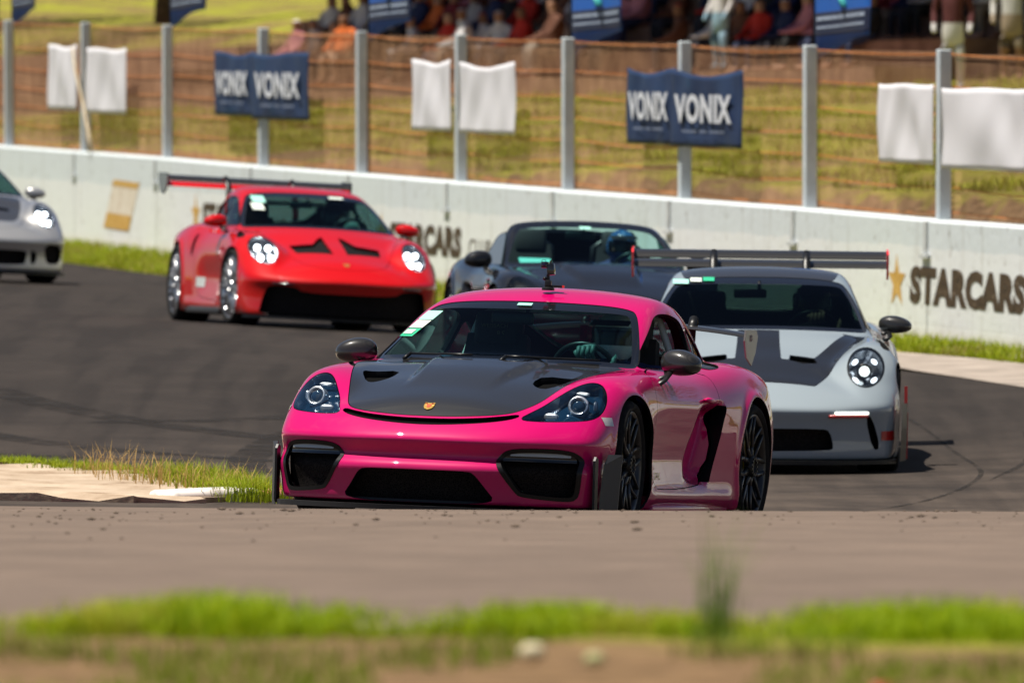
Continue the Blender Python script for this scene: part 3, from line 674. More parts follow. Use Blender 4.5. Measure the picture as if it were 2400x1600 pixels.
    b = MB(); b.box((0, 0, .085), (3.5, 1.1, .02)); b.build('floor_pan', MATTE, car)
    for s in (1, -1):
        b = MB(); b.box((-.02, s * .80, .105), (1.55, .14, .05), bev=.012); b.build('side_skirt', P, car, angle=50)
    # headlights
    bowl = pr('lamp_bowl_blue', (.010, .045, .10), .12, .5, 1.)
    for s in (1, -1):
        q = half(hl, s); o = headlamp(car, q, s, bowl, .065)
        c = project(q, [(s * .713, .652)], 'front', -.035)[0]; ax = Vector((.94, s * .14, .30)).normalized(); rot = ax.to_track_quat('Y', 'Z').to_matrix()
        b = MB(); b.lathe([(.054, -.03), (.054, .010), (.048, .020), (.040, .016), (.036, -.01)], 28); b.v = [rot @ Vector(v) + c for v in b.v]; b.build('projector_ring', pr('ring_silver', (.95, .95, .97), .28, .9), o, smooth=True)
        b = MB(); b.blob((0, 0, 0), (.035, .018, .035)); b.v = [rot @ Vector(v) + c for v in b.v]; b.build('projector_lens', pr('projector_glass', (.01, .03, .06), .06, 0, 1.), o, smooth=True)
        for k, (dy, dz, sx_, sz) in enumerate(((-.112, -.058, .038, .019), (-.02, .066, .038, .011), (.078, .0, .010, .026))):
            c2 = project(q, [(s * (.713 + dy), .652 + dz)], 'front', -.034)[0]; b = MB(); b.blob(c2, (.012, sx_, sz), .7); b.build('reflector', pr('reflector_silver', (.92, .93, .95), .38, .95), o, smooth=True)
    # glass
    ws = g['ws']; fb = np.where(ws[0][:, 0] > -.3, sdf(ws[0][:, 1], ws[0][:, 2], sym(WS_C), 2), 9.)
    fb = fb + .026 + .03 * (ws[0][:, 2] > 1.12) * sstep(1.12, 1.15, ws[0][:, 2])
    clear, frit = clip(ws, fb), clip(ws, -fb)
    wo = panel('windscreen', shift(clear, .004), GLASS, car); panel('windscreen_band', shift(frit, .003), GLOSSB, wo)
    for s in (1, -1):
        if s < 0: panel('side_window', shift(half(g['sw'], s), .004), glass_mat('clear_side_glass', (.55, .72, .70), .25), car)
        panel('quarter_window', shift(half(g['qw'], s), .004), SIDEGL, car)
        for k in ('sw', 'qw'): panel('window_seal', rim(shift(half(g[k], s), -.004), .022), BLACK, car)
    panel('rear_window', shift(g['rw'], .004), SIDEGL, car)
    # inspection stickers on the passenger side of the windscreen
    tealp, greenp, yel = pr('sticker_teal', (.35, .72, .62), .5), pr('sticker_green', (.02, .42, .22), .5), pr('sticker_white', (.72, .80, .72), .5)
    for (a0, a1, z0, z1, mt) in ((-.605, -.505, 1.058, 1.108, tealp), (-.630, -.535, 1.012, 1.054, yel), (-.658, -.562, .964, 1.008, greenp)):
        o = patch('sticker', ws, a0, a1, z0, z1, mt, wo, shear=.026, lift=.002)
    patch('sticker', ws, -.635, -.575, .976, .998, yel, wo, shear=.015, lift=.006)
    patch('toll_tag', ws, -.075, .005, 1.150, 1.163, tealp, wo, lift=.006)
    for y0 in (-.48, .12):
        b = MB(); L = project(hood, [(.93, y0)], 'plan', .0)[0]
        q = project(ws, [(y, .862) for y in np.linspace(y0, y0 + .42, 6)], 'front', .012); b.tube(q, .007, 6); b.tube([q[0], q[0] + Vector((.05, -.02, -.03))], .010, 6); b.build('wiper', BLACK, car, smooth=True)
    crest(car, hood if False else join(hood, m), 0, .592)
    text_on('door_lettering', 'GT4RS', .052, pr('gold_vinyl', (.62, .40, .04), .45), car, half(door, 1), .72, .262, 'side+', .25, .0005, .82)
    for s in (1, -1):
        b = MB(); L = project(half(door, s), [(x_, .690) for x_ in (-.25, -.30, -.36, -.42)], 'side+' if s > 0 else 'side-', .014); b.tube(L, [.012, .020, .020, .012], 8, flat=.8); b.build('door_handle', P, car, smooth=True)
    # mirrors, wing, wheels
    for s in (1, -1): mirror(car, s, CARB, x=.37, y=.895, z=.872, stalkmat=BLACK)
    wing_z = 1.105; b = MB(); sec = [(-.10, 0), (-.05, .016), (.03, .020), (.11, .006), (.125, -.004), (.05, -.010), (-.05, -.010)]
    V = []; ny = 25
    for i in range(ny):
        y = -.64 + 1.28 * i / (ny - 1); dz = -.045 * (abs(y) / .64)**2
        for a, c_ in sec: V.append((-2.06 + a, y, wing_z + c_ + dz))
    k_ = len(sec); b.addm(V, [(i * k_ + j, i * k_ + (j + 1) % k_, (i + 1) * k_ + (j + 1) % k_, (i + 1) * k_ + j) for i in range(ny - 1) for j in range(k_)]); wg = b.build('rear_wing', CARB, car, angle=60)
    for s in (1, -1):
        b = MB(); b.prism([(.15, .03), (.17, -.03), (.12, -.12), (.0, -.165), (-.08, -.09), (-.12, .0), (-.08, .035)], (-2.06, s * .64, wing_z - .04), (1, 0, 0), (0, 0, 1), (0, s * .008, 0)); b.build('wing_endplate', pr('endplate_grey', (.10, .095, .09), .4, 0, .3), wg)
        b = MB(); b.tube([(-1.93, s * .31, .84), (-2.0, s * .31, 1.0), (-2.02, s * .31, 1.12), (-2.05, s * .31, 1.155), (-2.10, s * .31, 1.12)], [.03, .026, .024, .024, .014], 8, flat=.5); b.build('wing_mount', BLACK, wg, smooth=True)
    text_mesh('wing_lettering', 'RS', .05, pr('grey_print', (.3, .29, .28), .5), wg, Matrix.Translation((-2.0, .6495, wing_z - .07)) @ Matrix.Rotation(math.pi, 4, 'Z') @ Matrix.Rotation(math.pi / 2, 4, 'X'))
    blk = pr('rim_black', (.045, .045, .047), .30, .7)
    for s in (1, -1):
        wheel(car, 1.241, s, .335, .245, .872, blk, steer=3.5, spin=.18); wheel(car, -1.241, s, .345, .30, .886, blk, spin=.4)
    wells(car, [(1.241, .335, .362, .45), (-1.241, .345, .380, .45)])
    # side marker at the front corners
    for s in (1, -1): 
        patch('side_marker', half(m, s), 1.60, 1.685, .530, .572, pr('marker_lens', (.55, .52, .5), .1, 0, 1.), car, 'side+' if s > 0 else 'side-', 4)
    # cabin
    dashboard(car, .93, .46, .815, .66); inside(car, -.66); seat(car, 1); st = seat(car, -1); steering(car, (.34, .36, .80))
    b = MB(); b.box((.16, -.10, 1.085), (.03, .23, .065), bev=.012); b.tube([(.16, -.02, 1.11), (.14, -.02, 1.16)], .012); b.build('inner_mirror', BLACK, car, angle=50)
    gl_ = pr('seat_print', (.16, .14, .06), .6); text_mesh('seat_lettering', 'WEISSACH', .030, gl_, st, Matrix.Translation((-.443, -.45, 1.04)) @ Matrix.Rotation(R(90), 4, 'Z') @ Matrix.Rotation(R(90), 4, 'X')); text_mesh('seat_lettering', 'RS', .04, gl_, st, Matrix.Translation((-.443, -.36, .995)) @ Matrix.Rotation(R(90), 4, 'Z') @ Matrix.Rotation(R(90), 4, 'X'))
    driver(M, 'driver in white helmet with black peak and dark gloves inside the pink coupe', helmet=(.78, .78, .74), zoff=-.03, x=-.16, gl=(.05, .10, .09))
    # action camera on the roof: a thing of its own, stuck to the paint
    a = empty('action_camera', 'small black action camera on a stalk on the pink car roof', 'camera'); a.matrix_world = M @ Matrix.Translation((-.08, .02, 1.243))
    b = MB(); b.lathe([(.0, .0), (.034, .0), (.034, .012), (.022, .018), (0, .018)], 20, 'z'); b.build('suction_base', BLACK, a, angle=40)
    b = MB(); b.box((0, 0, .035), (.032, .034, .04), bev=.006); b.box((0, .045, .022), (.012, .07, .012)); b.tube([(0, 0, .05), (0, -.004, .085)], .009); b.blob((0, -.02, .062), (.010, .012, .010)); b.build('mount_arm', BLACK, a, angle=40)
    b = MB(); b.box((0, .084, .022), (.014, .010, .014)); b.build('clamp_knob', pr('knob_red', (.7, .02, .02), .4), a)
    b = MB(); b.box((.0, .012, .112), (.034, .040, .062), Matrix.Rotation(R(8), 3, 'X'), bev=.005); b.box((.0, -.022, .135), (.04, .036, .034), bev=.004); b.tube([(0, .008, .14), (0, .010, .160)], .006); b.build('camera_body', GLOSSB, a, angle=40)
    b = MB(); b.lathe([(.0, .024), (.011, .024), (.012, .0)], 16, 'x', c=(0, -.022, .135)); b.build('camera_lens', pr('lens_dark', (.01, .01, .03), .05), a, smooth=True)
    b = MB(); b.addm(*ring([(0, -.03 + .012 * math.cos(q), .152 + .012 * math.sin(q)) for q in np.linspace(0, 6.28, 14, endpoint=False)], .0015, 5)); b.build('tether', BLACK, a, smooth=True)
    return car
# ------------------------------------------------------------------ rear-engined coupe surface
GT = dict(
    W=Spl([(2.25, .82), (1.85, .893), (1.5, .930), (1.228, .942), (.9, .928), (.5, .898), (0, .892), (-.45, .905), (-.8, .94), (-1.228, .955), (-1.6, .94), (-2.0, .87), (-2.3, .77)]),
    hood=Spl([(2.35, .40), (2.12, .505), (2.0, .577), (1.8, .648), (1.65, .695), (1.5, .742), (1.3, .798), (.95, .893), (.55, .86), (0, .72), (-.6, .72), (-1.2, .82), (-1.7, .88), (-2.0, .875), (-2.25, .84)]),
    crown=Spl([(2.25, .20), (1.9, .24), (1.5, .22), (1.1, .14), (.8, .09), (0, .05), (-2.2, .06)]),
    fz=Spl([(2.25, .34), (2.0, .47), (1.85, .575), (1.74, .675), (1.64, .755), (1.52, .808), (1.35, .842), (1.15, .860), (.9, .874), (.5, .884), (0, .888), (-.4, .895), (-.8, .918), (-1.2, .94), (-1.6, .915), (-2.0, .855), (-2.3, .78)]),
    fy=Spl([(2.25, .62), (1.9, .675), (1.6, .715), (1.3, .742), (.8, .755), (0, .745), (-.6, .74), (-1.2, .70), (-2.2, .62)]),
    fk=2.6, fo=1.4, kf=.03, kt=.09, kn=.03,
    side=Spl([(0, -.05), (.10, -.03), (.18, -.012), (.30, -.004), (.45, 0), (.58, .0), (.70, -.010), (.80, -.036), (.92, -.085), (1.1, -.17)]),
    door=lambda x, z: -.035 * gauss(z - .42, .16) * sstep(-.55, -.1, x) * sstep(.95, .65, x) + .012 * gauss(z - .16, .05) * sstep(-.9, -.7, x) * sstep(.95, .75, x),
    arch=[(1.228, .345, .362), (-1.228, .360, .385)],
    plan=Spl([(-.2, .005), (0, 0), (.2, .006), (.3, .02), (.4, .045), (.5, .084), (.6, .14), (.7, .212), (.8, .30), (.87, .40), (.915, .55), (.945, .8), (.97, 1.1)]),
    planr=CAY['planr'],
    xf=Spl([(.0, 2.13), (.10, 2.175), (.2, 2.175), (.30, 2.178), (.37, 2.198), (.42, 2.216), (.45, 2.205), (.485, 2.165), (.53, 2.10), (.58, 2.02), (.66, 1.90), (.80, 1.62), (.95, 1.3), (1.2, .8)]),
    xr=CAY['xr'],
    roof=Spl([(1.6, .555), (1.2, .785), (.95, .900), (.6, 1.042), (.35, 1.138), (.10, 1.222), (-.1, 1.272), (-.3, 1.300), (-.5, 1.302), (-.8, 1.268), (-1.2, 1.165), (-1.6, 1.03), (-2.0, .90), (-2.4, .76)]),
    rcrown=.085, wrap=.14, ctum=.43,
    cw=Spl([(1.2, .755), (.7, .772), (.2, .776), (-.3, .772), (-.7, .745), (-1.1, .68), (-1.6, .56), (-2.1, .40)]),
    dome=lambda x, Y: .012 * gauss(Y - .33, .10) * sstep(-.9, -.5, x) * sstep(.2, -.1, x))
WS_G = [(0, .912), (.30, .908), (.55, .898), (.69, .888), (.716, .894), (.70, .95), (.645, 1.07), (.575, 1.180), (.53, 1.208), (.40, 1.228), (.2, 1.238), (0, 1.240)]
def sp_(p): return p + [(a, -b) for a, b in p[::-1] if b > 1e-6]
def planf(m, poly, zmin=.45, n=2): return np.where(m[0][:, 2] > zmin, sdf(m[0][:, 0], m[0][:, 1], sp_(poly), n), 9.)
def gt_wing(car, mat, plate, under, x=-2.16, z=1.345, w=.88, mounts=.32, low=None):
    def el(name, x0, z0, ch, tilt, mt, par):
        b = MB(); sec = [(-.5, .02), (-.2, .09), (.2, .10), (.46, .03), (.5, -.02), (.2, -.05), (-.2, -.04)]; V = []; ny = 15; c_, s_ = math.cos(R(tilt)), math.sin(R(tilt))
        for i in range(ny):
            y = -w + 2 * w * i / (ny - 1)
            for a, q in sec: V.append((x0 + ch * (a * c_ - q * s_), y, z0 + ch * (a * s_ + q * c_)))
        k = len(sec); b.addm(V, [(i * k + j, i * k + (j + 1) % k, (i + 1) * k + (j + 1) % k, (i + 1) * k + j) for i in range(ny - 1) for j in range(k)]); return b.build(name, mt, par, angle=60)
    wg = el('rear_wing', x, z - .055, .26, -8, low or mat, car); el('wing_flap', x - .20, z + .008, .14, -22, mat, wg)
    for s in (1, -1):
        b = MB(); b.prism([(.14, .02), (.10, .045), (-.30, .055), (-.32, .0), (-.20, -.13), (-.05, -.155), (.10, -.10)], (x, s * w, z), (1, 0, 0), (0, 0, 1), (0, s * .014, 0)); b.build('wing_endplate', plate, wg)
        b = MB(); b.tube([(x + .36, s * mounts, .86), (x + .30, s * mounts, 1.10), (x + .20, s * mounts, z - .03), (x + .08, s * mounts, z + .035), (x - .02, s * mounts, z - .01)], [.03, .03, .028, .024, .016], 8, flat=.5); b.build('wing_mount', under, wg, smooth=True)
    return wg
def gt_car(cfg):
    M = pose_matrix(*cfg['pose']); car = empty('race_car', cfg['label'], 'car', group='sports cars racing in line'); car.matrix_world = M
    P = cfg['paint']; m = GTMESH; AR = [(1.228, .345, .368, .45), (-1.228, .360, .392, .45)]
    m = arches(m, AR)
    sw = [(.46, .905), (.62, .905), (.40, 1.005), (.12, 1.115), (-.02, 1.165), (-.15, 1.185), (-.38, 1.187), (-.60, 1.160), (-.585, 1.05), (-.54, .905)]
    qw = [(-.60, .91), (-.64, 1.05), (-.65, 1.145), (-.82, 1.09), (-.98, 1.0), (-1.03, .945), (-.95, .915)]
    rw = [(-.85, -.46), (-.85, .46), (-1.3, .42), (-1.75, .32), (-1.75, -.32), (-1.3, -.42)]
    m, g = cut_windows(m, WS_G, -.05, sw, qw, rw)
    hd = cfg.get('bonnet_outline') or [(2.045, 0), (2.035, .15), (1.99, .28), (1.93, .36), (1.80, .415), (1.6, .485), (1.4, .56), (1.2, .625), (1.0, .685), (.90, .695), (.85, .60), (.92, .40), (.975, .2), (.985, 0)]
    hood, m = split(m, planf(m, hd), .0022)
    hlp = [(.700 + .122 * math.cos(q), .688 + .124 * math.sin(q)) for q in np.linspace(0, 2 * math.pi, 40, endpoint=False)]
    hl, m = split(m, front(m, hlp, 1.2, 0), .0015)
    pieces = []
    for (nm, poly, symc, depth, fmat) in cfg['openings']:
        f = np.where(m[0][:, 0] > 1.2, sdf(m[0][:, 1], m[0][:, 2], sym(poly), 1), 9.) if symc else front(m, poly, 1.2, 1)
        q, m = split(m, f)
        for s in ((0,) if symc else (1, -1)):
            r = q if s == 0 else half(q, s); o = panel(nm, shift(r, 0, (-depth, 0, 0)), grille_mat() if fmat is None else VOIDM, car); panel(nm + '_duct', rim(r, depth + .005, (-1, 0, 0)), fmat or MATTE, o)
    lv = [(1.30, .80), (1.24, .865), (1.05, .84), (.90, .79), (.92, .765), (1.1, .79)]
    if cfg.get('louvre'):
        lo, m = split(m, plan(m, lv, .6, 1))
        for s in (1, -1): panel('wing_louvre', join(shift(half(lo, s), .03), rim(half(lo, s), .03)), MATTE, car)
    dr = [(.80, .215), (.795, .45), (.775, .64), (.74, .79), (.64, .895), (0, .900), (-.52, .900), (-.555, .80), (-.545, .66), (-.50, .46), (-.40, .30), (-.30, .235), (0, .222), (.4, .212)]
    door, m = split(m, np.where(m[0][:, 2] < .90, side(m, dr, .6, 1), 9.), .003)
    sc = [(-.585, .80), (-.62, .83), (-.66, .82), (-.665, .72), (-.64, .63), (-.60, .60), (-.575, .66)]
    sco, m = split(m, side(m, sc, .6))
    for s in (1, -1):
        panel('air_scoop', join(shift(half(sco, s), .05), rim(half(sco, s), .05)), VOIDM, car); dd = panel('door', half(door, s), P, car); panel('door_edge', rim(half(door, s), .014), BLACK, dd)
    if cfg.get('roof'):
        f = np.where(m[0][:, 2] > 1.15, sdf(m[0][:, 0], m[0][:, 1], sp_([(.20, 0), (.18, .30), (.05, .47), (-.1, .515), (-.4, .53), (-.8, .50), (-.85, 0)]), 1), 9.); rf, m = split(m, f, .001); panel('roof_panel', skirt(rf, .01), cfg['roof'], car)
    bo = panel('body', m, P, car); panel('body_edge', rim(m, .014), BLACK, bo); lining(car, join(m, door))
    cfg['hood'](car, hood, P)
    for s in (1, -1): cfg['lamp'](car, half(hl, s), s)
    ws = g['ws']; fb = sdf(ws[0][:, 1], ws[0][:, 2], sym(WS_G), 2); fb = fb + .026 + .03 * sstep(1.18, 1.21, ws[0][:, 2])
    wo = panel('windscreen', shift(clip(ws, fb), .004), cfg.get('glass', GLASS), car); panel('windscreen_band', shift(clip(ws, -fb), .003), GLOSSB, wo)
    tealp, greenp, yel = pr('sticker_teal', (.35, .72, .62), .5), pr('sticker_green', (.02, .42, .22), .5), pr('sticker_white', (.72, .80, .72), .5)
    for (a0, a1, z0, z1, k) in cfg.get('stickers', ()): patch('sticker', ws, a0, a1, z0, z1, (tealp, greenp, yel)[k], wo, lift=.005)
    for s in (1, -1):
        panel('side_window', shift(half(g['sw'], s), .004), SIDEGL, car); panel('quarter_window', shift(half(g['qw'], s), .004), SIDEGL, car)
        for k in ('sw', 'qw'): panel('window_seal', rim(shift(half(g[k], s), -.004), .022), BLACK, car)
        mirror(car, s, cfg['mirror'], x=.38, y=.905, z=.935, d=(.08, .112, .064), foot=(.60, .835, .845), stalkmat=BLACK)
    panel('rear_window', shift(g['rw'], .004), SIDEGL, car)
    if cfg.get('badge', True): crest(car, join(hood, m), 0, .585, .95)
    # splitter and skirts
    pl = GT['plan']; V = []; ys = np.linspace(-.90, .90, 41)
    for z_ in (.075, .10):
        for y in ys: V += [(2.235 - float(pl(abs(y))) * .96, y, z_), (1.62, y, z_)]
    n = 82; b = MB(); b.addm(V, [(2 * k, 2 * k + 2, 2 * k + 3, 2 * k + 1) for k in range(40)] + [(n + 2 * k, n + 2 * k + 1, n + 2 * k + 3, n + 2 * k + 2) for k in range(40)] + [(2 * k, n + 2 * k, n + 2 * k + 2, 2 * k + 2) for k in range(40)]); b.build('splitter', BLACK, car)
    b = MB(); b.box((0, 0, .09), (3.5, 1.1, .02)); b.build('floor_pan', MATTE, car)
    for s in (1, -1):
        b = MB(); b.box((-.02, s * .84, .12), (1.5, .14, .06), bev=.012); b.build('side_skirt', cfg.get('skirt', P), car, angle=50)
        wheel(car, 1.228, s, .345, .26, .905, cfg['rim'], steer=cfg.get('steer', 0), style=cfg.get('style', 'd'), spin=.1); wheel(car, -1.228, s, .360, .32, .925, cfg['rim'], style=cfg.get('style', 'd'), spin=.33)
    wells(car, AR, .90)
    if cfg.get('wing'): gt_wing(car, *cfg['wing'])
    dashboard(car, .97, .46, .875, .68); inside(car, -.72, .85, .72, cfg.get('cage', True)); seat(car, 1); seat(car, -1); steering(car, (.36, .36, .86))
    b = MB(); b.box((.16, -.06, 1.13), (.03, .22, .06), bev=.012); b.tube([(.16, -.0, 1.15), (.13, -.0, 1.21)], .012); b.build('inner_mirror', BLACK, car, angle=50)
    if cfg.get('extra'): cfg['extra'](car, m, hood, door)
    return car, M
LED = emit('led_white', (.93, .97, 1.), 9.)
def lamp_quad(car, q, s):
    """round lamp with four bright points"""
    o = headlamp(car, q, s, pr('lamp_bowl_dark', (.03, .035, .045), .15, .3, 1.), .07)
    for dy in (-.045, .045):
        for dz in (-.047, .047):
            c = project(q, [(s * .70 + dy, .688 + dz)], 'front', -.035)[0]; b = MB(); b.blob(c, (.012, .026, .026), n=14, m=8); b.build('led_unit', LED, o, smooth=True)
    r = MB(); P = project(q, [(s * .70 + .112 * math.cos(t), .688 + .113 * math.sin(t)) for t in np.linspace(0, 6.283, 28, endpoint=False)], 'front', -.01); r.addm(*ring(P, .006, 6)); r.build('lamp_ring', CHROME, o, smooth=True)
    return o
def lamp_matrix(car, q, s):
    """round lamp with one central lens and four chrome arms"""
    o = headlamp(car, q, s, pr('lamp_bowl_chrome', (.42, .44, .47), .16, .9, 1.), .075)
    c = project(q, [(s * .70, .688)], 'front', -.03)[0]; b = MB(); b.blob(c, (.02, .034, .034)); b.build('projector_lens', emit('led_soft', (.9, .97, .93), 1.3) if 'led_soft' not in MATS else MATS['led_soft'], o, smooth=True)
    b = MB(); b.lathe([(.046, -.02), (.05, .01), (.038, .014), (.036, -.01)], 26, 'x', c=tuple(c)); b.build('projector_ring', BLACK, o, smooth=True)
    for k, (dy, dz) in enumerate(((-.066, -.058), (.066, -.058), (-.066, .058), (.066, .058))):
        c = project(q, [(s * .70 + dy, .688 + dz)], 'front', -.03)[0]; b = MB(); b.blob(c, (.008, .024, .015), .9, rot=Matrix.Rotation(R(-40) * (1 if dy * dz > 0 else -1), 3, 'X')); b.build('led_unit', emit('led_arm', (.88, .95, 1.), 1.6) if 'led_arm' not in MATS else MATS['led_arm'], o, smooth=True)
    r = MB(); P = project(q, [(s * .70 + .116 * math.cos(t), .688 + .117 * math.sin(t)) for t in np.linspace(0, 6.283, 30, endpoint=False)], 'front', -.006); r.addm(*ring(P, .006, 6)); r.build('lamp_ring', BLACK, o, smooth=True)
    return o
def red_car():
    P = paint('red_paint', (.52, .0015, .002))
    vents = [(1.17, .075), (1.22, .12), (1.38, .20), (1.38, .42), (1.60, .39), (1.68, .065)]
    def hood(car, h, P):
        v, h = split(h, plan(h, vents, .5, 0)); o = panel('bonnet', skirt(h, .02), P, car)
        for s in (1, -1): panel('bonnet_vent', join(shift(half(v, s), .03), rim(half(v, s), .03)), MATTE, o)
    def extra(car, m, hood, door):
        for s in (1, -1):
            b = MB(); L = project(m, [(s * y, .395) for y in (.50, .56, .62, .68)], 'front', .004); b.tube(L, .011, 6); b.build('running_light', GLOSSB, car, smooth=True)
            patch('number_patch', half(door, s), -.42, -.16, .33, .42, pr('patch_white', (.55, .58, .55), .5), car, 'side+' if s > 0 else 'side-', 4)
    car, M = gt_car(dict(pose=POSES['red'], label='bright red coupe with high black rear wing and silver wheels', paint=P, hood=hood, lamp=lamp_quad, mirror=P, rim=pr('rim_silver', (.50, .50, .51), .30, .85), steer=4, louvre=True, roof=None,
        openings=[('grille', [(0, .318), (.43, .322), (.49, .372), (.70, .378), (.735, .33), (.79, .07), (0, .06)], True, .10, None)],
        wing=(CARB, GLOSSB, BLACK, -2.16, 1.345, .88, .32, P), stickers=[(-.53, -.42, 1.13, 1.19, 0), (-.56, -.46, 1.06, 1.12, 2), (.20, .34, 1.195, 1.215, 2)], extra=extra, skirt=pr('skirt_black', (.03, .03, .03), .5)))
    driver(M, 'driver in dark helmet behind the wheel of the red coupe', suit=(.02, .02, .025), helmet=(.03, .03, .035), zoff=.0)
def grey_car():
    P = paint('grey_paint', (.26, .305, .335)); blk = carbon('stripe_carbon', .014, .32)
    wht = [(.90, .135), (.80, .50), (.86, .565), (1.10, .48), (1.41, .365), (1.41, .205), (1.50, .20), (1.50, .15), (1.2, .14)]
    nost = [(1.42, .21), (1.42, .37), (1.50, .385), (1.545, .29), (1.51, .205)]
    def hood(car, h, P):
        w, h = split(h, plan(h, wht, .5, 0), .0); n, h = split(h, plan(h, nost, .5, 0))
        o = panel('bonnet', skirt(h, .02), blk, car)
        for s in (1, -1):
            panel('painted_panel', skirt(shift(half(w, s), -.0015), .006), P, o); panel('bonnet_vent', join(shift(half(n, s), .03), rim(half(n, s), .03)), VOIDM, o)
    def extra(car, m, hood, door):
        redp = pr('red_vinyl', (.42, .012, .012), .35, 0, .6); drl = emit('drl_white', (.95, 1., .85), 1.6)
        for s in (1, -1):
            b = MB(); L = project(m, [(s * y, .405) for y in (.50, .56, .62, .68, .71)], 'front', .006); b.tube(L, .010, 6); b.build('running_light', drl, car, smooth=True)
            b = MB(); L = project(m, [(s * y, .385) for y in (.46, .52, .58, .64, .69, .71)], 'front', .002); b.tube(L, .012, 6); b.build('light_trim', redp, car, smooth=True)
            patch('red_patch', half(m, s), min(s * .80, s * .885), max(s * .80, s * .885), .225, .285, redp, car, 'front', 4, lift=.004)
            b = MB(); V = []
            for z_, xa, ya, xb, yb in ((.09, 1.80, .925, 1.64, .965), (.30, 1.79, .932, 1.62, .972), (.46, 1.72, .938, 1.60, .972)):
                for w in (0, .012): V += [(xa - w, s * ya, z_), (xb - w, s * yb, z_)]
            b.addm(V, [(4 * k + a, 4 * k + b_, 4 * k + 4 + b_, 4 * k + 4 + a) for k in range(2) for a, b_ in ((0, 1), (1, 3), (3, 2), (2, 0))] + [(0, 1, 3, 2), (8, 9, 11, 10)]); b.build('canard', BLACK, car)
            b = MB(); b.box((1.60, s * .962, .42), (.012, .020, .30)); b.box((1.585, s * .968, .25), (.012, .018, .30)); b.build('canard_edge', redp, car)
    car, M = gt_car(dict(pose=POSES['grey'], label='pale grey coupe with black bonnet stripes and red-tipped rear wing', paint=P, hood=hood, lamp=lamp_matrix, mirror=CARB, rim=pr('rim_black', (.045, .045, .047), .30, .7), louvre=True, bonnet_outline=[(1.945, 0), (1.94, .20), (1.93, .335), (1.925, .365), (1.905, .378), (1.86, .395), (1.5, .520), (1.2, .625), (1.0, .690), (.88, .700), (.82, .66), (.86, .45), (.94, .2), (.95, 0)], roof=carbon('roof_carbon', .030, .3), glass=glass_mat('dark_windscreen', (.13, .21, .20), .30), badge=False, cage=False,
        openings=[('grille', [(0, .305), (.42, .305), (.47, .29), (.495, .18), (.47, .165), (0, .158)], True, .09, None), ('corner_slot', [(.695, .385), (.74, .385), (.80, .17), (.745, .165)], False, .05, MATTE)],
        wing=(CARB, pr('red_plate', (.75, .02, .03), .35, 0, .5), BLACK, -2.16, 1.345, .875, .32, CARB), stickers=[(-.575, -.47, 1.185, 1.212, 0), (-.46, -.385, 1.20, 1.223, 2), (-.375, -.30, 1.205, 1.229, 1)], extra=extra))
    driver(M, 'driver with bare fist on the wheel inside the pale grey coupe', suit=(.012, .012, .014), helmet=(.012, .012, .012), gl=(.45, .25, .16), zoff=.035, bare=True, x=-.17)
def silver_car():
    P = paint('silver_paint', (.46, .455, .45), .55, .32); dk = carbon('dark_bonnet', .035, .45)
    def hood(car, h, P):
        inner, h = split(h, planf(h, [(1.86, 0), (1.85, .2), (1.78, .36), (1.4, .50), (1.05, .58), (.80, .60), (.98, 0)], .5, 1)); o = panel('bonnet', skirt(h, .02), P, car)
        n, inner = split(inner, plan(inner, [(1.36, .20), (1.36, .38), (1.46, .36), (1.48, .22)], .5, 0)); panel('dark_panel', inner, dk, o)
        for s in (1, -1): panel('bonnet_vent', join(shift(half(n, s), .03), rim(half(n, s), .03)), VOIDM, o)
    car, M = gt_car(dict(pose=POSES['silver'], label='silver coupe with dark bonnet panel, cut off by the left edge of the photo', paint=P, hood=hood, lamp=lamp_quad, mirror=P, rim=pr('rim_black', (.045, .045, .047), .30, .7), louvre=False, roof=None, cage=False,
        openings=[('grille', [(0, .325), (.36, .325), (.40, .30), (.385, .20), (.36, .175), (0, .17)], True, .09, None), ('side_grille', [(.44, .325), (.47, .325), (.52, .29), (.50, .19), (.44, .18)], False, .06, None), ('corner_intake', [(.60, .40), (.84, .385), (.83, .20), (.66, .185), (.62, .24)], False, .07, None)]))
    driver(M, 'driver in dark clothes and white helmet inside the silver coupe', suit=(.03, .03, .03), helmet=(.6, .6, .6), zoff=.0)
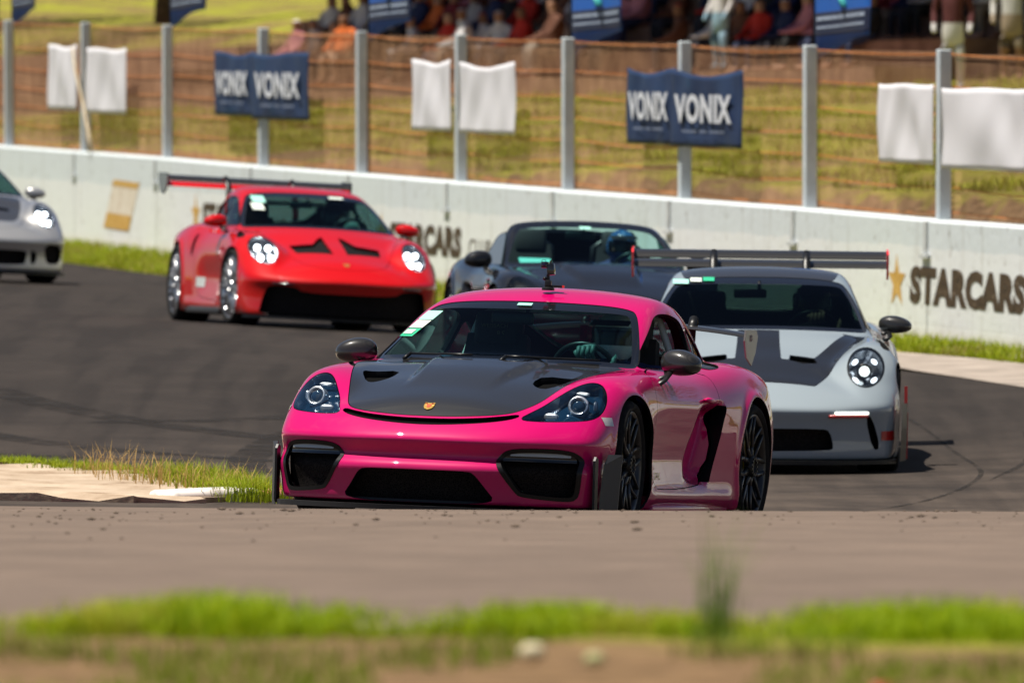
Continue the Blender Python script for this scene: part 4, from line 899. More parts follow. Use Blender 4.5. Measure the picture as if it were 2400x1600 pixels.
def black_car():
    M = pose_matrix(*POSES['black'])
    car = empty('race_car', 'black open roadster with dark windscreen and blue-helmeted driver, behind the pink coupe', 'car', group='sports cars racing in line'); car.matrix_world = M
    P = paint('black_paint', (.010, .010, .012)); m = CAYMESH
    AR = [(1.241, .335, .362, .45), (-1.241, .345, .380, .45)]; m = arches(m, AR)
    f = np.where(m[0][:, 0] > -.05, sdf(m[0][:, 1], m[0][:, 2], sym(WS_C), 2), 9.); ws, m = split(m, f)
    # open top: cut the roof away behind the header and down to the waist
    x, y, z = m[0].T; cut = np.where((np.abs(y) < .80) & (z > .70), np.maximum(np.maximum(x - (.02 + .42 * (1.22 - z) * 0 - .42 * y * y * 0), -(x + 1.05)), .845 - z), 9.)
    # keep the screen pillars: they lie ahead of a slanted plane
    plane = x - (.60 - (z - .84) * 1.78) + .06 + .42 * (y * y - .33) * .9
    cut = np.where((np.abs(y) < .80) & (z > .70), np.maximum(np.maximum(plane, -(x + 1.12)), .842 - z), 9.)
    m = clip(m, -cut)
    hd = [(2.062, 0), (2.055, .15), (2.02, .30), (1.975, .395), (1.92, .450), (1.80, .492), (1.6, .548), (1.4, .602), (1.2, .652), (1.02, .692), (.92, .690), (.86, .60), (.90, .40), (.95, .2), (.96, 0)]
    hood, m = split(m, planf(m, hd), .0025); hl, m = split(m, front(m, HL_C, 1.2), .002)
    dr = [(.80, .215), (.795, .45), (.775, .62), (.74, .74), (.64, .838), (.0, .842), (-.52, .842), (-.565, .77), (-.555, .66), (-.50, .50), (-.40, .33), (-.30, .245), (0, .225), (.4, .212)]
    door, m = split(m, np.where(m[0][:, 2] < .842, side(m, dr, .6, 1), 9.), .0025)
    cen, m = split(m, np.where(m[0][:, 0] > 1.2, sdf(m[0][:, 1], m[0][:, 2], sym([(0, .30), (.40, .30), (.44, .15), (0, .14)]), 1), 9.))
    out, m = split(m, front(m, [(.50, .35), (.78, .34), (.77, .16), (.52, .15)], 1.2, 1))
    panel('body', skirt(m, .03), P, car); panel('bonnet', skirt(hood, .02), P, car)
    for s in (1, -1):
        panel('door', skirt(half(door, s), .014), P, car); q = half(out, s); o = grille(q, .07, 'grille', car); panel('grille_duct', rim(q, .075, (-1, 0, 0)), MATTE, o)
        q = half(hl, s); o = headlamp(car, q, s, pr('lamp_bowl_silver', (.10, .11, .12), .12, .7, 1.), .06)
        c = project(q, [(s * .713, .652)], 'front', -.03)[0]; b = MB(); b.blob(c, (.02, .036, .036)); b.build('projector_lens', CHROME, o, smooth=True)
        mirror(car, s, P, x=.37, y=.895, z=.868, stalkmat=BLACK)
        wheel(car, 1.241, s, .335, .245, .872, pr('rim_black', (.045, .045, .047), .30, .7), steer=3); wheel(car, -1.241, s, .345, .30, .886, pr('rim_black', (.045, .045, .047), .30, .7))
        b = MB(); b.prism([(.50, .842), (.60, .842), (.16, 1.06), (.06, 1.095), (-.28, 1.07), (-.50, .842)], (0, s * .735, 0), (1, 0, 0), (0, 0, 1), (0, s * .005, 0)); V = [Vector(v) for v in b.v]; b.v = [(v.x, v.y - s * .42 * (v.z - .842), v.z) for v in V]; b.build('side_window', SIDEGL, car)
        b = MB(); b.tube([(-.58, s * .55, .80), (-.60, s * .54, .99), (-.61, s * .46, 1.045), (-.61, s * .26, 1.045), (-.60, s * .18, .99), (-.58, s * .17, .80)], .03, 8); b.build('roll_hoop', BLACK, car, smooth=True)
    o = grille(cen, .08, 'grille', car); panel('grille_duct', rim(cen, .085, (-1, 0, 0)), MATTE, o)
    fb = sdf(ws[0][:, 1], ws[0][:, 2], sym(WS_C), 2) + .022
    wo = panel('windscreen', shift(clip(ws, fb), .004), GLASS, car); panel('windscreen_band', shift(clip(ws, -fb), .003), GLOSSB, wo)
    patch('sticker', ws, -.06, .03, 1.135, 1.155, pr('sticker_teal', (.35, .72, .62), .5), wo, lift=.005); patch('paper_tag', ws, -.60, -.36, .865, .925, pr('sticker_teal', (.35, .72, .62), .5), wo, lift=-.03)
    crest(car, join(hood, m), 0, .592)
    wells(car, AR); dashboard(car, .93, .46, .815, .66); inside(car, -.66, cage=False); seat(car, 1); seat(car, -1); steering(car, (.34, .36, .80))
    b = MB(); b.box((.16, -.05, 1.085), (.03, .23, .065), bev=.012); b.tube([(.16, -.02, 1.11), (.14, -.02, 1.16)], .012); b.build('inner_mirror', BLACK, car, angle=50)
    driver(M, 'driver in blue and white helmet in the black roadster', suit=(.02, .03, .10), helmet_blue=True, zoff=-.03)
# ------------------------------------------------------------------ lie of the land
WA = np.array([4.4, 73.]); WE = np.array([-.23796, .97127]); WN = np.array([.97127, .23796])     # barrier wall: foot, direction, side away from the track
POSES = dict(pink=((.1006, 45.419, .0396), 16.01, 3.09, 1.54), grey=((1.637, 56.924, -.189), 1.77, .5, .66), black=((.536, 68.227, -.004), -8.0, 1.0, 1.91),
             red=((-1.981, 78.788, .009), -13.55, 1.0, 3.32), silver=((-6.035, 89.926, .165), -17.5, 1.0, 2.55))
CY = Spl([(-60, 1.30), (0, 1.34), (12, 1.36), (17, 1.35), (20, 1.235), (24, 1.075), (30, .825), (36, .58), (39, .445), (40.4, .365), (42, .26), (44.2, .110), (46.6, -.022), (49, -.105), (53, -.155), (57, -.165), (62, -.10), (68, -.02), (73, -.03), (79, -.09), (90, -.07), (110, 0), (160, 0), (400, 0)])
BK = Spl([(0, 0), (30, 0), (39, .004), (45, .026), (57, .012), (68, .033), (79, .058), (92, .05), (120, .03), (400, 0)])
def wall_d(X, Y): return (X - WA[0]) * WN[0] + (Y - WA[1]) * WN[1]
def wall_s(X, Y): return (X - WA[0]) * WE[0] + (Y - WA[1]) * WE[1]
def g0(X, Y): return CY(Y) - BK(Y) * np.clip(X, -9, 9)
ctrl = []
for p in POSES.values():
    M_ = pose_matrix(*p)
    for cx in (1.235, -1.235):
        for cy in (.80, -.80): w_ = M_ @ Vector((cx, cy, 0)); ctrl.append((w_.x, w_.y, w_.z))
for s_ in np.arange(-20, 66, 6.):
    for dd, zz in ((-.1, 0), (-1.6, -.02)): q = WA + WE * s_ + WN * dd; ctrl.append((q[0], q[1], zz))
ctrl = np.array(ctrl)
def tps(r): return np.where(r > 1e-9, r * r * np.log(np.maximum(r, 1e-9)), 0)
K_ = tps(np.hypot(ctrl[:, None, 0] - ctrl[None, :, 0], ctrl[:, None, 1] - ctrl[None, :, 1])); n_ = len(ctrl)
anch = np.array([(x, y, 0.) for x in (-9, -4, 0, 4, 9) for y in (39.5, 41.)] + [(-9, 50, 0.), (9, 50, 0.), (-12, 65, 0), (-14, 80, 0), (12, 56, 0)])
PT = np.concatenate([ctrl[:, :2], anch[:, :2]]); RS = np.concatenate([ctrl[:, 2] - g0(ctrl[:, 0], ctrl[:, 1]), anch[:, 2]])
Kf = tps(np.hypot(PT[:, None, 0] - PT[None, :, 0], PT[:, None, 1] - PT[None, :, 1])); Pm = np.c_[np.ones(len(PT)), PT]
SOL = np.linalg.solve(np.block([[Kf + 1e-6 * np.eye(len(PT)), Pm], [Pm.T, np.zeros((3, 3))]]), np.r_[RS, 0, 0, 0])
def track_z(X, Y):
    X = np.asarray(X, float); Y = np.asarray(Y, float); z = g0(X, Y); c = np.zeros_like(z)
    for (px, py), w in zip(PT, SOL[:len(PT)]): c = c + w * tps(np.hypot(X - px, Y - py))
    c = c + SOL[-3] + SOL[-2] * X + SOL[-1] * Y
    win = sstep(37., 41., Y) * sstep(150, 118, Y) * sstep(-28, -14, X) * sstep(34, 20, X)
    return z + c * win
TO = np.array([-6.75, 150.]); TT = np.array([.463, -.886]); TN = np.array([.886, .463])           # foot of the terraces behind the fence
def hill_z(X, Y):
    d = wall_d(X, Y); d2 = (X - TO[0]) * TN[0] + (Y - TO[1]) * TN[1]
    b = .86 + .078 * np.clip(d, 0, 30) + .02 * np.maximum(d - 30, 0); bump = .05 * np.sin(X * 1.1 + Y * .35) * np.sin(Y * .5 - X * .4)
    bank = sstep(3.5, 6.5, d) * 0 + .42 * sstep(1.9, 2.5, d + .3 * np.sin(Y * .45)) - .30
    return b + bump * sstep(.5, 3, d) + bank + (.19 * np.clip(d2, 0, 7) - .18 * sstep(-.3, .3, d2)) * sstep(9., 4.5, X) + .12 * np.maximum(d2 - 7, 0) * sstep(-2., -12., X - .0 * Y + 3)
def land_z(X, Y):
    d = wall_d(X, Y); far = sstep(140, 200, np.hypot(X, Y - 60))
    return np.where(d > .62, hill_z(X, Y), track_z(X, Y) - .25 * sstep(-.12, .1, d)) 
def grid(xs, ys, zf, dz=0.):
    X, Y = np.meshgrid(xs, ys); V = np.stack([X.ravel(), Y.ravel(), (zf(X, Y) + dz).ravel()], 1); w = len(xs); i = np.arange((len(ys) - 1) * (w - 1)); r, c = i // (w - 1), i % (w - 1); a = r * w + c
    return V, np.stack([a, a + 1, a + w + 1, a + w], 1)
def strip(name, left, right, mat, dz, kind='structure', parent=None, n=40, m=6):
    """sheet between two polylines, lying dz above the land"""
    L, Q = np.array(left, float), np.array(right, float); t = np.linspace(0, 1, n)
    def res(P): u = np.r_[0, np.cumsum(np.hypot(*np.diff(P, axis=0).T))]; u /= u[-1]; return np.stack([np.interp(t, u, P[:, 0]), np.interp(t, u, P[:, 1])], 1)
    L, Q = res(L), res(Q); V = []
    for k in range(m + 1): V.append(L * (1 - k / m) + Q * k / m)
    V = np.stack(V, 1).reshape(-1, 2); z = track_z(V[:, 0], V[:, 1]) + dz; F = [(i * (m + 1) + k, i * (m + 1) + k + 1, (i + 1) * (m + 1) + k + 1, (i + 1) * (m + 1) + k) for i in range(n - 1) for k in range(m)]
    o = raw(name, np.c_[V, z], F, mat, parent)
    if parent is None: tag(o, kind=kind)
    return o
def ground_mat():
    m = bpy.data.materials.new('dry_grass_ground'); m.use_nodes = True; n, l = nodes(m); b = n['Principled BSDF']; t = n.new('ShaderNodeTexCoord')
    a = add(n, l, 'ShaderNodeTexNoise', {'Vector': t.outputs['Object'], 'Scale': .55, 'Detail': 7., 'Roughness': .65}); c = add(n, l, 'ShaderNodeTexNoise', {'Vector': t.outputs['Object'], 'Scale': 9., 'Detail': 5.})
    g = ramp(n, l, c.outputs['Fac'], [(.3, (.16, .185, .012)), (.7, (.36, .36, .036))]); d = ramp(n, l, c.outputs['Fac'], [(.3, (.085, .052, .026)), (.7, (.25, .155, .08))])
    f = ramp(n, l, a.outputs['Fac'], [(.40, (0, 0, 0)), (.60, (1, 1, 1))]); sp = add(n, l, 'ShaderNodeSeparateXYZ', {0: t.outputs['Object']}); ny = add(n, l, 'ShaderNodeMapRange', {'Value': sp.outputs[1], 1: 18.2, 2: 17.4, 3: 0., 4: 1.}); f = add(n, l, 'ShaderNodeMath', {0: f, 1: ny.outputs[0]}, operation='MAXIMUM').outputs[0]; ge = n.new('ShaderNodeNewGeometry'); sg = add(n, l, 'ShaderNodeSeparateXYZ', {0: ge.outputs['Normal']}); stp = add(n, l, 'ShaderNodeMapRange', {'Value': sg.outputs[2], 1: .975, 2: .90, 3: 0., 4: 1.}); f = add(n, l, 'ShaderNodeMath', {0: f, 1: stp.outputs[0]}, operation='MAXIMUM').outputs[0]; mx = add(n, l, 'ShaderNodeMixRGB', {0: f, 1: g, 2: d}); l.new(mx.outputs[0], b.inputs['Base Color']); b.inputs['Roughness'].default_value = .95; b.inputs['Specular IOR Level'].default_value = .1
    bp = add(n, l, 'ShaderNodeBump', {'Height': c.outputs['Fac'], 'Strength': .6, 'Distance': .08}); l.new(bp.outputs[0], b.inputs['Normal']); return m
def asphalt_mat(name, lo, hi, dust, streak=True, rough=.8):
    m = bpy.data.materials.new(name); m.use_nodes = True; n, l = nodes(m); b = n['Principled BSDF']; t = n.new('ShaderNodeTexCoord')
    fine = add(n, l, 'ShaderNodeTexNoise', {'Vector': t.outputs['Object'], 'Scale': 70., 'Detail': 4., 'Roughness': .7}); mid = add(n, l, 'ShaderNodeTexNoise', {'Vector': t.outputs['Object'], 'Scale': 1.3 if streak else 2.6, 'Detail': 6., 'Roughness': .6})
    mp = add(n, l, 'ShaderNodeMapping', {'Vector': t.outputs['Object'], 'Rotation': (0, 0, R(12 if streak else 3)), 'Scale': (1.6, .10, 1) if streak else (.22, .32, 1)}); st = add(n, l, 'ShaderNodeTexNoise', {'Vector': mp.outputs[0], 'Scale': 2.2, 'Detail': 5.})
    c1 = ramp(n, l, fine.outputs['Fac'], [(.3, lo), (.72, hi)]); f = ramp(n, l, mid.outputs['Fac'], [(.42, (0, 0, 0)), (.72, (1, 1, 1))]); fm = add(n, l, 'ShaderNodeMath', {0: f, 1: .32 if streak else .6}, operation='MULTIPLY'); mx = add(n, l, 'ShaderNodeMixRGB', {0: fm.outputs[0], 1: c1, 2: (*dust, 1)})
    
    if streak:                                                          # dust blown onto the inside of the bend
        sp = add(n, l, 'ShaderNodeSeparateXYZ', {0: t.outputs['Object']}); du = add(n, l, 'ShaderNodeMapRange', {'Value': sp.outputs[1], 1: 61., 2: 51., 3: 0., 4: .55}); dn = add(n, l, 'ShaderNodeMath', {0: du.outputs[0], 1: ramp(n, l, mid.outputs['Fac'], [(.3, (.2, .2, .2)), (.65, (1, 1, 1))])}, operation='MULTIPLY'); mx = add(n, l, 'ShaderNodeMixRGB', {0: dn.outputs[0], 1: mx.outputs[0], 2: (.13, .098, .076, 1)})
    f2 = ramp(n, l, st.outputs['Fac'], [(.40, (.55, .55, .56)), (.56, (1, 1, 1))] if streak else [(.36, (.52, .50, .49)), (.62, (1, 1, 1))]); mu = add(n, l, 'ShaderNodeMixRGB', {0: .65 if streak else .18, 1: mx.outputs[0], 2: f2}, blend_type='MULTIPLY'); l.new(mu.outputs[0], b.inputs['Base Color'])
    b.inputs['Roughness'].default_value = rough; b.inputs['Specular IOR Level'].default_value = .22
    bp = add(n, l, 'ShaderNodeBump', {'Height': fine.outputs['Fac'], 'Strength': .5, 'Distance': .012}); l.new(bp.outputs[0], b.inputs['Normal']); return m
GROUND = ground_mat(); ASPH = asphalt_mat('track_asphalt', (.016, .0127, .0108), (.039, .0308, .0262), (.055, .043, .036), rough=.92); DUSTY = asphalt_mat('dusty_asphalt', (.105, .078, .061), (.185, .138, .108), (.235, .172, .132), False, .9)
CONC = noisy('pale_concrete', [(.30, (.20, .13, .08)), (.42, (.36, .27, .19)), (.68, (.50, .40, .30))], 2.2, .95, bump=.7, bscale=9)
def side_line(dd, s0, s1, n=30): return [tuple(WA + WE * s + WN * dd) for s in np.linspace(s0, s1, n)]
def build_land():
    xs = np.concatenate([np.linspace(-420, -60, 16), np.linspace(-50, -20, 16), np.linspace(-18, 18, 121), np.linspace(20, 50, 16), np.linspace(60, 420, 16)])
    ys = np.concatenate([np.linspace(-120, 6, 12), np.linspace(8, 36, 50), np.linspace(36.4, 60, 60), np.linspace(60.6, 160, 160), np.linspace(165, 260, 24), np.linspace(280, 700, 18)])
    V, F = grid(xs, ys, land_z, -.02); o = raw('ground', V, F, GROUND); tag(o, kind='structure')
    # racing surface, dusty near road, verge concrete
    t = side_line(-2.15, 66, -36, 60)
    xs2 = np.linspace(-30, 0, 4); L = [(-34 + 0 * y, y) for y in np.linspace(118, 19.4, 60)]
    left = [(-30., 137.), (-30., 38.2)]; right = [t[0], t[-1]]
    ya = np.linspace(38.3, 137, 150); Vv = []; m = 44
    for y in ya:
        xr = WA[0] + (-2.15 - (y - WA[1]) * WN[1]) / WN[0]; Vv.append(np.stack([np.linspace(-30, min(xr, 26), m + 1), np.full(m + 1, y)], 1))
    Vv = np.array(Vv).reshape(-1, 2); Fq = np.array([(i * (m + 1) + k, i * (m + 1) + k + 1, (i + 1) * (m + 1) + k + 1, (i + 1) * (m + 1) + k) for i in range(len(ya) - 1) for k in range(m)])
    o = raw('track', np.c_[Vv, track_z(Vv[:, 0], Vv[:, 1]) + .004], Fq, ASPH); tag(o, kind='structure')
    V, F = grid(np.linspace(-26, 26, 260), np.concatenate([[18.55, 18.8], np.linspace(19.1, 41.4, 60)]), track_z, .008); V[:, 2] -= .035 * (V[:, 1] < 18.7) + .012 * ((V[:, 1] > 18.7) & (V[:, 1] < 18.9)); V[:, 1] += np.where(V[:, 1] < 18.9, .18 * np.sin(V[:, 0] * 2.7) + .10 * np.sin(V[:, 0] * 7.1), 0); o = raw('near_road', V, F, DUSTY); tag(o, kind='structure')
    strip('verge_concrete', [(2.75, 71.9), (3.72, 66.1), (6.35, 55.3), (11.5, 33.5)], [(2.95, 73.4), (3.95, 70.9), (7.0, 58.2), (12.5, 35.)], noisy('verge_slab', [(.3, (.22, .185, .155)), (.7, (.38, .32, .27))], 2.5, .9, bump=.4), .012)
    # rubber marks
    rub = noisy('rubber_mark', [(.35, (.012, .010, .009)), (.7, (.026, .021, .018))], 25, .9)
    n, l = nodes(rub); t = n.new('ShaderNodeTexCoord'); q = add(n, l, 'ShaderNodeTexNoise', {'Vector': t.outputs['Object'], 'Scale': 3.5, 'Detail': 6., 'Roughness': .7}); l.new(ramp(n, l, q.outputs['Fac'], [(.38, (0, 0, 0)), (.62, (.8, .8, .8))]), n['Principled BSDF'].inputs['Alpha'])
    def mark(pts, w):
        P = np.array(pts, float); tt = np.linspace(0, len(P) - 1, 40); sx, sy = Spl(list(zip(range(len(P)), P[:, 0]))), Spl(list(zip(range(len(P)), P[:, 1]))); c = np.stack([sx(tt), sy(tt)], 1); d = np.gradient(c, axis=0); d /= np.linalg.norm(d, axis=1, keepdims=True); nn = np.stack([-d[:, 1], d[:, 0]], 1)
        ww = w * np.clip(np.minimum(tt + .1, tt[-1] - tt + .1), 0, .5)[:, None] * 2; tr = bpy.data.objects['track']; strip('skid_mark', c - nn * ww / 2, c + nn * ww / 2, rub, .008, parent=tr, m=2)
    mark([(2.2, 66), (2.75, 62.6), (3.02, 58.5), (3.0, 54.5), (2.5, 51.2), (1.7, 49.)], .035); mark([(-1.5, 60.5), (-1.72, 57.5), (-1.72, 55.2), (-1.6, 53.4)], .26); mark([(-4.6, 62), (-3.6, 59.), (-2.4, 57.), (-1.3, 55.8)], .3); mark([(-4.8, 66.5), (-3.4, 62.2), (-2.0, 59.6), (-.8, 58.2)], .34); mark([(-4.4, 57.5), (-3.2, 56.4), (-2.1, 55.8)], .22); mark([(-.9, 62.5), (-1.9, 61.), (-3.2, 60.4)], .3)
    mark([(3.6, 60), (3.45, 57), (3.0, 53.5)], .05)
def apex():
    """concrete apron at the inside of the bend, a raised slab with kerb blocks at its tip"""
    out = [(-9.5, 61.5), (-6., 57.6), (-4.2, 55.4), (-3.27, 54.3), (-2.9, 54.0), (-2.45, 53.1), (-2.0, 51.6), (-1.72, 50.4), (-1.62, 49.4), (-1.75, 48.2), (-2.6, 47.4), (-9.5, 46.5)]
    P = []
    for (ax_, ay_), (bx_, by_) in zip(out, out[1:] + out[:1]):
        for k in range(6): t_ = k / 6; P.append((ax_ + (bx_ - ax_) * t_ + .07 * math.sin(ay_ * 9 + k * 2.3), ay_ + (by_ - ay_) * t_ + .12 * math.sin(ax_ * 7 + k * 1.9)))
    P = np.array(P); c = P.mean(0); V = []; F = []; n = len(P); z = track_z(P[:, 0], P[:, 1]); top = [(*p, zz + .03 + .014 * math.sin(i * 1.7) + .01 * math.sin(i * 4.1)) for i, (p, zz) in enumerate(zip(P, z))]; bot = [(*p, zz - .1) for p, zz in zip(P, z)]
    inn = [tuple(np.array(t) * .82 + np.array([-6.2, 51.5, t[2] + .03]) * .18) for t in top]
    V = bot + top + inn + [(-6.2, 51.5, .05)]
    F = [(i, (i + 1) % n, n + (i + 1) % n, n + i) for i in range(n)] + [(n + i, n + (i + 1) % n, 2 * n + (i + 1) % n, 2 * n + i) for i in range(n)] + [(2 * n + i, 2 * n + (i + 1) % n, 3 * n) for i in range(n)]
    o = raw('apex_apron', V, F, CONC, smooth=False); tag(o, kind='structure')
    for k, (a, b, col) in enumerate((((-2.0, 48.55), (-1.52, 48.95), 0), ((-1.50, 48.97), (-1.22, 49.25), 1))):
        m = MB(); L = Vector((b[0] - a[0], b[1] - a[1], 0)); ang = math.atan2(L.y, L.x); c = ((a[0] + b[0]) / 2, (a[1] + b[1]) / 2); zz = float(track_z(*c))
        m.box((c[0], c[1], zz + .025), (L.length, .26, .10), Matrix.Rotation(ang, 3, 'Z'), bev=.03)
        tag(m.build('kerb_block', noisy('kerb_white', [(.35, (.45, .40, .36)), (.6, (.75, .70, .66))], 9, .8) if col == 0 else noisy('kerb_red', [(.35, (.40, .06, .05)), (.65, (.58, .30, .25))], 9, .8), None, angle=50), 'worn white kerb block by the apex grass left of the pink coupe' if col == 0 else 'faded red kerb block beside the front corner of the pink coupe', 'kerb')
# ------------------------------------------------------------------ grass
def grass_mat(name, a, b_, dry=(.32, .25, .09)):
    m = bpy.data.materials.new(name); m.use_nodes = True; n, l = nodes(m); b = n['Principled BSDF']; t = n.new('ShaderNodeTexCoord'); z = add(n, l, 'ShaderNodeTexNoise', {'Vector': t.outputs['Object'], 'Scale': 1.7, 'Detail': 3.}); z2 = add(n, l, 'ShaderNodeTexNoise', {'Vector': t.outputs['Object'], 'Scale': 40., 'Detail': 2.})
    g = ramp(n, l, z2.outputs['Fac'], [(.3, a), (.7, b_)]); f = ramp(n, l, z.outputs['Fac'], [(.52, (0, 0, 0)), (.68, (.85, .85, .85))]); mx = add(n, l, 'ShaderNodeMixRGB', {0: f, 1: g, 2: (*dry, 1)}); l.new(mx.outputs[0], b.inputs['Base Color']); b.inputs['Roughness'].default_value = .6; b.inputs['Specular IOR Level'].default_value = .2
    tr = add(n, l, 'ShaderNodeBsdfTranslucent', {0: mx.outputs[0]}); ms = add(n, l, 'ShaderNodeMixShader', {0: .42, 1: b.outputs[0], 2: tr.outputs[0]}); l.new(ms.outputs[0], n['Material Output'].inputs[0]); return m
def blades(P, h, w, lean=.5, seed=1):
    """P roots (n,3), heights h; two-segment blades as one array mesh"""
    r = np.random.default_rng(seed); n = len(P); a = r.uniform(0, 6.283, n); d = np.stack([np.cos(a), np.sin(a), 0 * a], 1); q = np.stack([-np.sin(a), np.cos(a), 0 * a], 1); le = r.uniform(.1, lean, n)[:, None]; h = h[:, None]; w = (w * r.uniform(.6, 1.3, n))[:, None]; up = np.array([0, 0, 1.])
    m1 = P + up * h * .55 + d * h * le * .3; m2 = P + up * h * (1 - .3 * le) + d * h * le
    V = np.stack([P - q * w, P + q * w, m1 + q * w * .7, m1 - q * w * .7, m2], 1).reshape(-1, 3); i = np.arange(n)[:, None] * 5
    return V, np.concatenate([i + [0, 1, 2], i + [0, 2, 3], i + [3, 2, 4]])
def lawn(name, pts, h, w, mat, label=None, lean=.6, seed=1, zf=None):
    pts = np.asarray(pts); P = np.c_[pts, (zf or land_z)(pts[:, 0], pts[:, 1]) - .015]; V, F = blades(P, h, w, lean, seed); o = raw(name, V, F, mat, smooth=False); tag(o, label, 'grass', kind='stuff'); return o
def clumpy(n, x0, x1, y0, y1, seed, scale=1.2, keep=.5):
    r = np.random.default_rng(seed); c = np.stack([r.uniform(x0, x1, 90), r.uniform(y0, y1, 90)], 1); p = np.stack([r.uniform(x0, x1, n * 3), r.uniform(y0, y1, n * 3)], 1); d = np.zeros(len(p)); sx = (x1 - x0) / 14 * scale; sy = (y1 - y0) / 6 * scale
    for k in c: d += np.exp(-((p[:, 0] - k[0]) / sx)**2 - ((p[:, 1] - k[1]) / sy)**2)
    q = np.quantile(d, keep); return p[d > q][:n]
def vegetation():
    FG = grass_mat('bright_grass', (.16, .30, .004), (.40, .48, .006), (.46, .40, .06)); VG = grass_mat('verge_grass', (.17, .25, .008), (.38, .43, .02)); HG = grass_mat('hill_grass', (.22, .28, .006), (.52, .54, .02), (.42, .25, .09)); DK = grass_mat('weed_green', (.085, .17, .022), (.19, .30, .045), (.20, .24, .06))
    r = np.random.default_rng(3)
    # near bank, far out of focus: a bright crest line and sparser growth on the earth below it
    ps, hs = [], []
    for k in range(230):
        cx = r.uniform(-1.05, 1.7); cy = r.uniform(17.95, 19.3); big = .45 + 1.25 * math.exp(-((cx + .72) / .20)**2) + .5 * math.exp(-((cx - .05) / .12)**2) + 1.0 * math.exp(-((cx - 1.02) / .22)**2) + .25 * math.sin(cx * 9)
        if r.uniform() > .30 + .55 * big: continue
        n = int(r.uniform(40, 130) * min(1.4, big + .3)); ps.append(np.stack([cx + r.normal(0, .055, n), cy + r.normal(0, .10, n)], 1)); hs.append(r.uniform(.45, 1., n) * r.uniform(.035, .085) * (.7 + .45 * big))
    p, h = np.concatenate(ps), np.concatenate(hs); lawn('verge_grass', p, h, .0032, FG, 'bright green out-of-focus grass along the near road edge', seed=4)
    p = clumpy(4200, -1.9, 1.7, 14.6, 17.6, 5, .8, .62); lawn('bank_grass', p, r.uniform(.02, .06, len(p)), .003, grass_mat('bank_grass', (.12, .20, .01), (.30, .36, .03), (.30, .22, .10)), 'thin blurred grass on the earth bank nearest the camera', seed=6)
    # tall weed
    tuft = []; hh = []
    for k in range(48): a = r.uniform(0, 6.28); q = abs(r.normal(0, .035)); tuft.append((.425 + q * math.cos(a), 17.75 + q * math.sin(a))); hh.append(r.uniform(.10, .34))
    P = np.array(tuft); P3 = np.c_[P, land_z(P[:, 0], P[:, 1]) - .01]; V, F = blades(P3, np.array(hh), .0022, .62, 9); o = raw('tall_weed', V, F, DK, smooth=False); tag(o, 'tall dark green weed standing up out of the near grass', 'plant')
    # apex grass round the apron
    edge = np.array([(-4.4, 55.7), (-3.3, 54.4), (-2.95, 54.1), (-2.45, 53.1), (-2.0, 51.7), (-1.7, 50.4), (-1.58, 49.4), (-1.5, 48.6)]); t = r.uniform(0, len(edge) - 1, 9000); i = np.minimum(t.astype(int), len(edge) - 2); f = (t - i)[:, None]; p = edge[i] * (1 - f) + edge[i + 1] * f + r.normal(0, 1, (9000, 2)) * [.11, .16] + [.0, .05]
    k = r.uniform(0, 1, 9000) < .35 + .6 * (np.sin(t * 5.1) > -.35); p = p[k]; h = r.uniform(.05, .15, len(p)) * (.6 + .6 * (p[:, 1] < 52)); V, F = blades(np.c_[p, track_z(p[:, 0], p[:, 1]) + .01], h, .0045, .7, 12); tag(raw('apex_grass', V, F, VG, smooth=False), 'tufts of green and straw grass fringing the concrete apron', 'grass', kind='stuff')
    t = r.uniform(0, 1, 220); p = np.stack([-2.6 + 1.1 * t + r.normal(0, .07, 220), 52.4 - 3.4 * t + r.normal(0, .1, 220)], 1); V, F = blades(np.c_[p, track_z(p[:, 0], p[:, 1])], r.uniform(.14, .30, 220), .003, .8, 14); tag(raw('dry_stalks', V, F, grass_mat('straw', (.42, .26, .08), (.60, .42, .16), (.5, .33, .12)), smooth=False), 'dry straw-coloured stalks standing in the apex grass', 'grass', kind='stuff')
    # strip under the wall
    s = r.uniform(-20, 62, 30000); dd = -r.uniform(0, 1, 30000) * np.where(s > 3.5, 2.1, .95) - .05; p = WA + WE * s[:, None] + WN * dd[:, None]; h = r.uniform(.04, .13, len(p)); V, F = blades(np.c_[p, track_z(p[:, 0], p[:, 1]) - .02], h, .008, .6, 15); tag(raw('wall_foot_grass', V, F, VG, smooth=False), 'strip of yellow green grass along the foot of the white wall', 'grass', kind='stuff')
    # hillside
    s = r.uniform(-12, 75, 70000); dd = .5 + 16 * r.uniform(0, 1, 70000)**1.2; p = WA + WE * s[:, None] + WN * dd[:, None]; u = np.sin(p[:, 0] * 1.9 + p[:, 1] * .31) * np.sin(p[:, 1] * .77 - p[:, 0] * .6); dq = dd + .3 * np.sin(p[:, 1] * .45); k = (u > -.12) & ~((dq > 1.75) & (dq < 2.7)); p = p[k]; V, F = blades(np.c_[p, hill_z(p[:, 0], p[:, 1]) - .02], r.uniform(.05, .16, len(p)), .014, .7, 17); tag(raw('hillside_grass', V, F, HG, smooth=False), 'patchy grass on the slope behind the fence', 'grass', kind='stuff')
    # earth clods and grit along the crest of the road
    n = 260; x = r.uniform(-2.6, 2.6, n); y = 38.8 - np.abs(r.normal(0, 4.2, n)); q = r.uniform(.003, .009, n) * (1 + 1.2 * (r.uniform(0, 1, n) > .9)); b = MB()
    oc = [(1, 0, 0), (-1, 0, 0), (0, 1, 0), (0, -1, 0), (0, 0, .8), (0, 0, -.8)]; of = [(0, 2, 4), (2, 1, 4), (1, 3, 4), (3, 0, 4), (2, 0, 5), (1, 2, 5), (3, 1, 5), (0, 3, 5)]
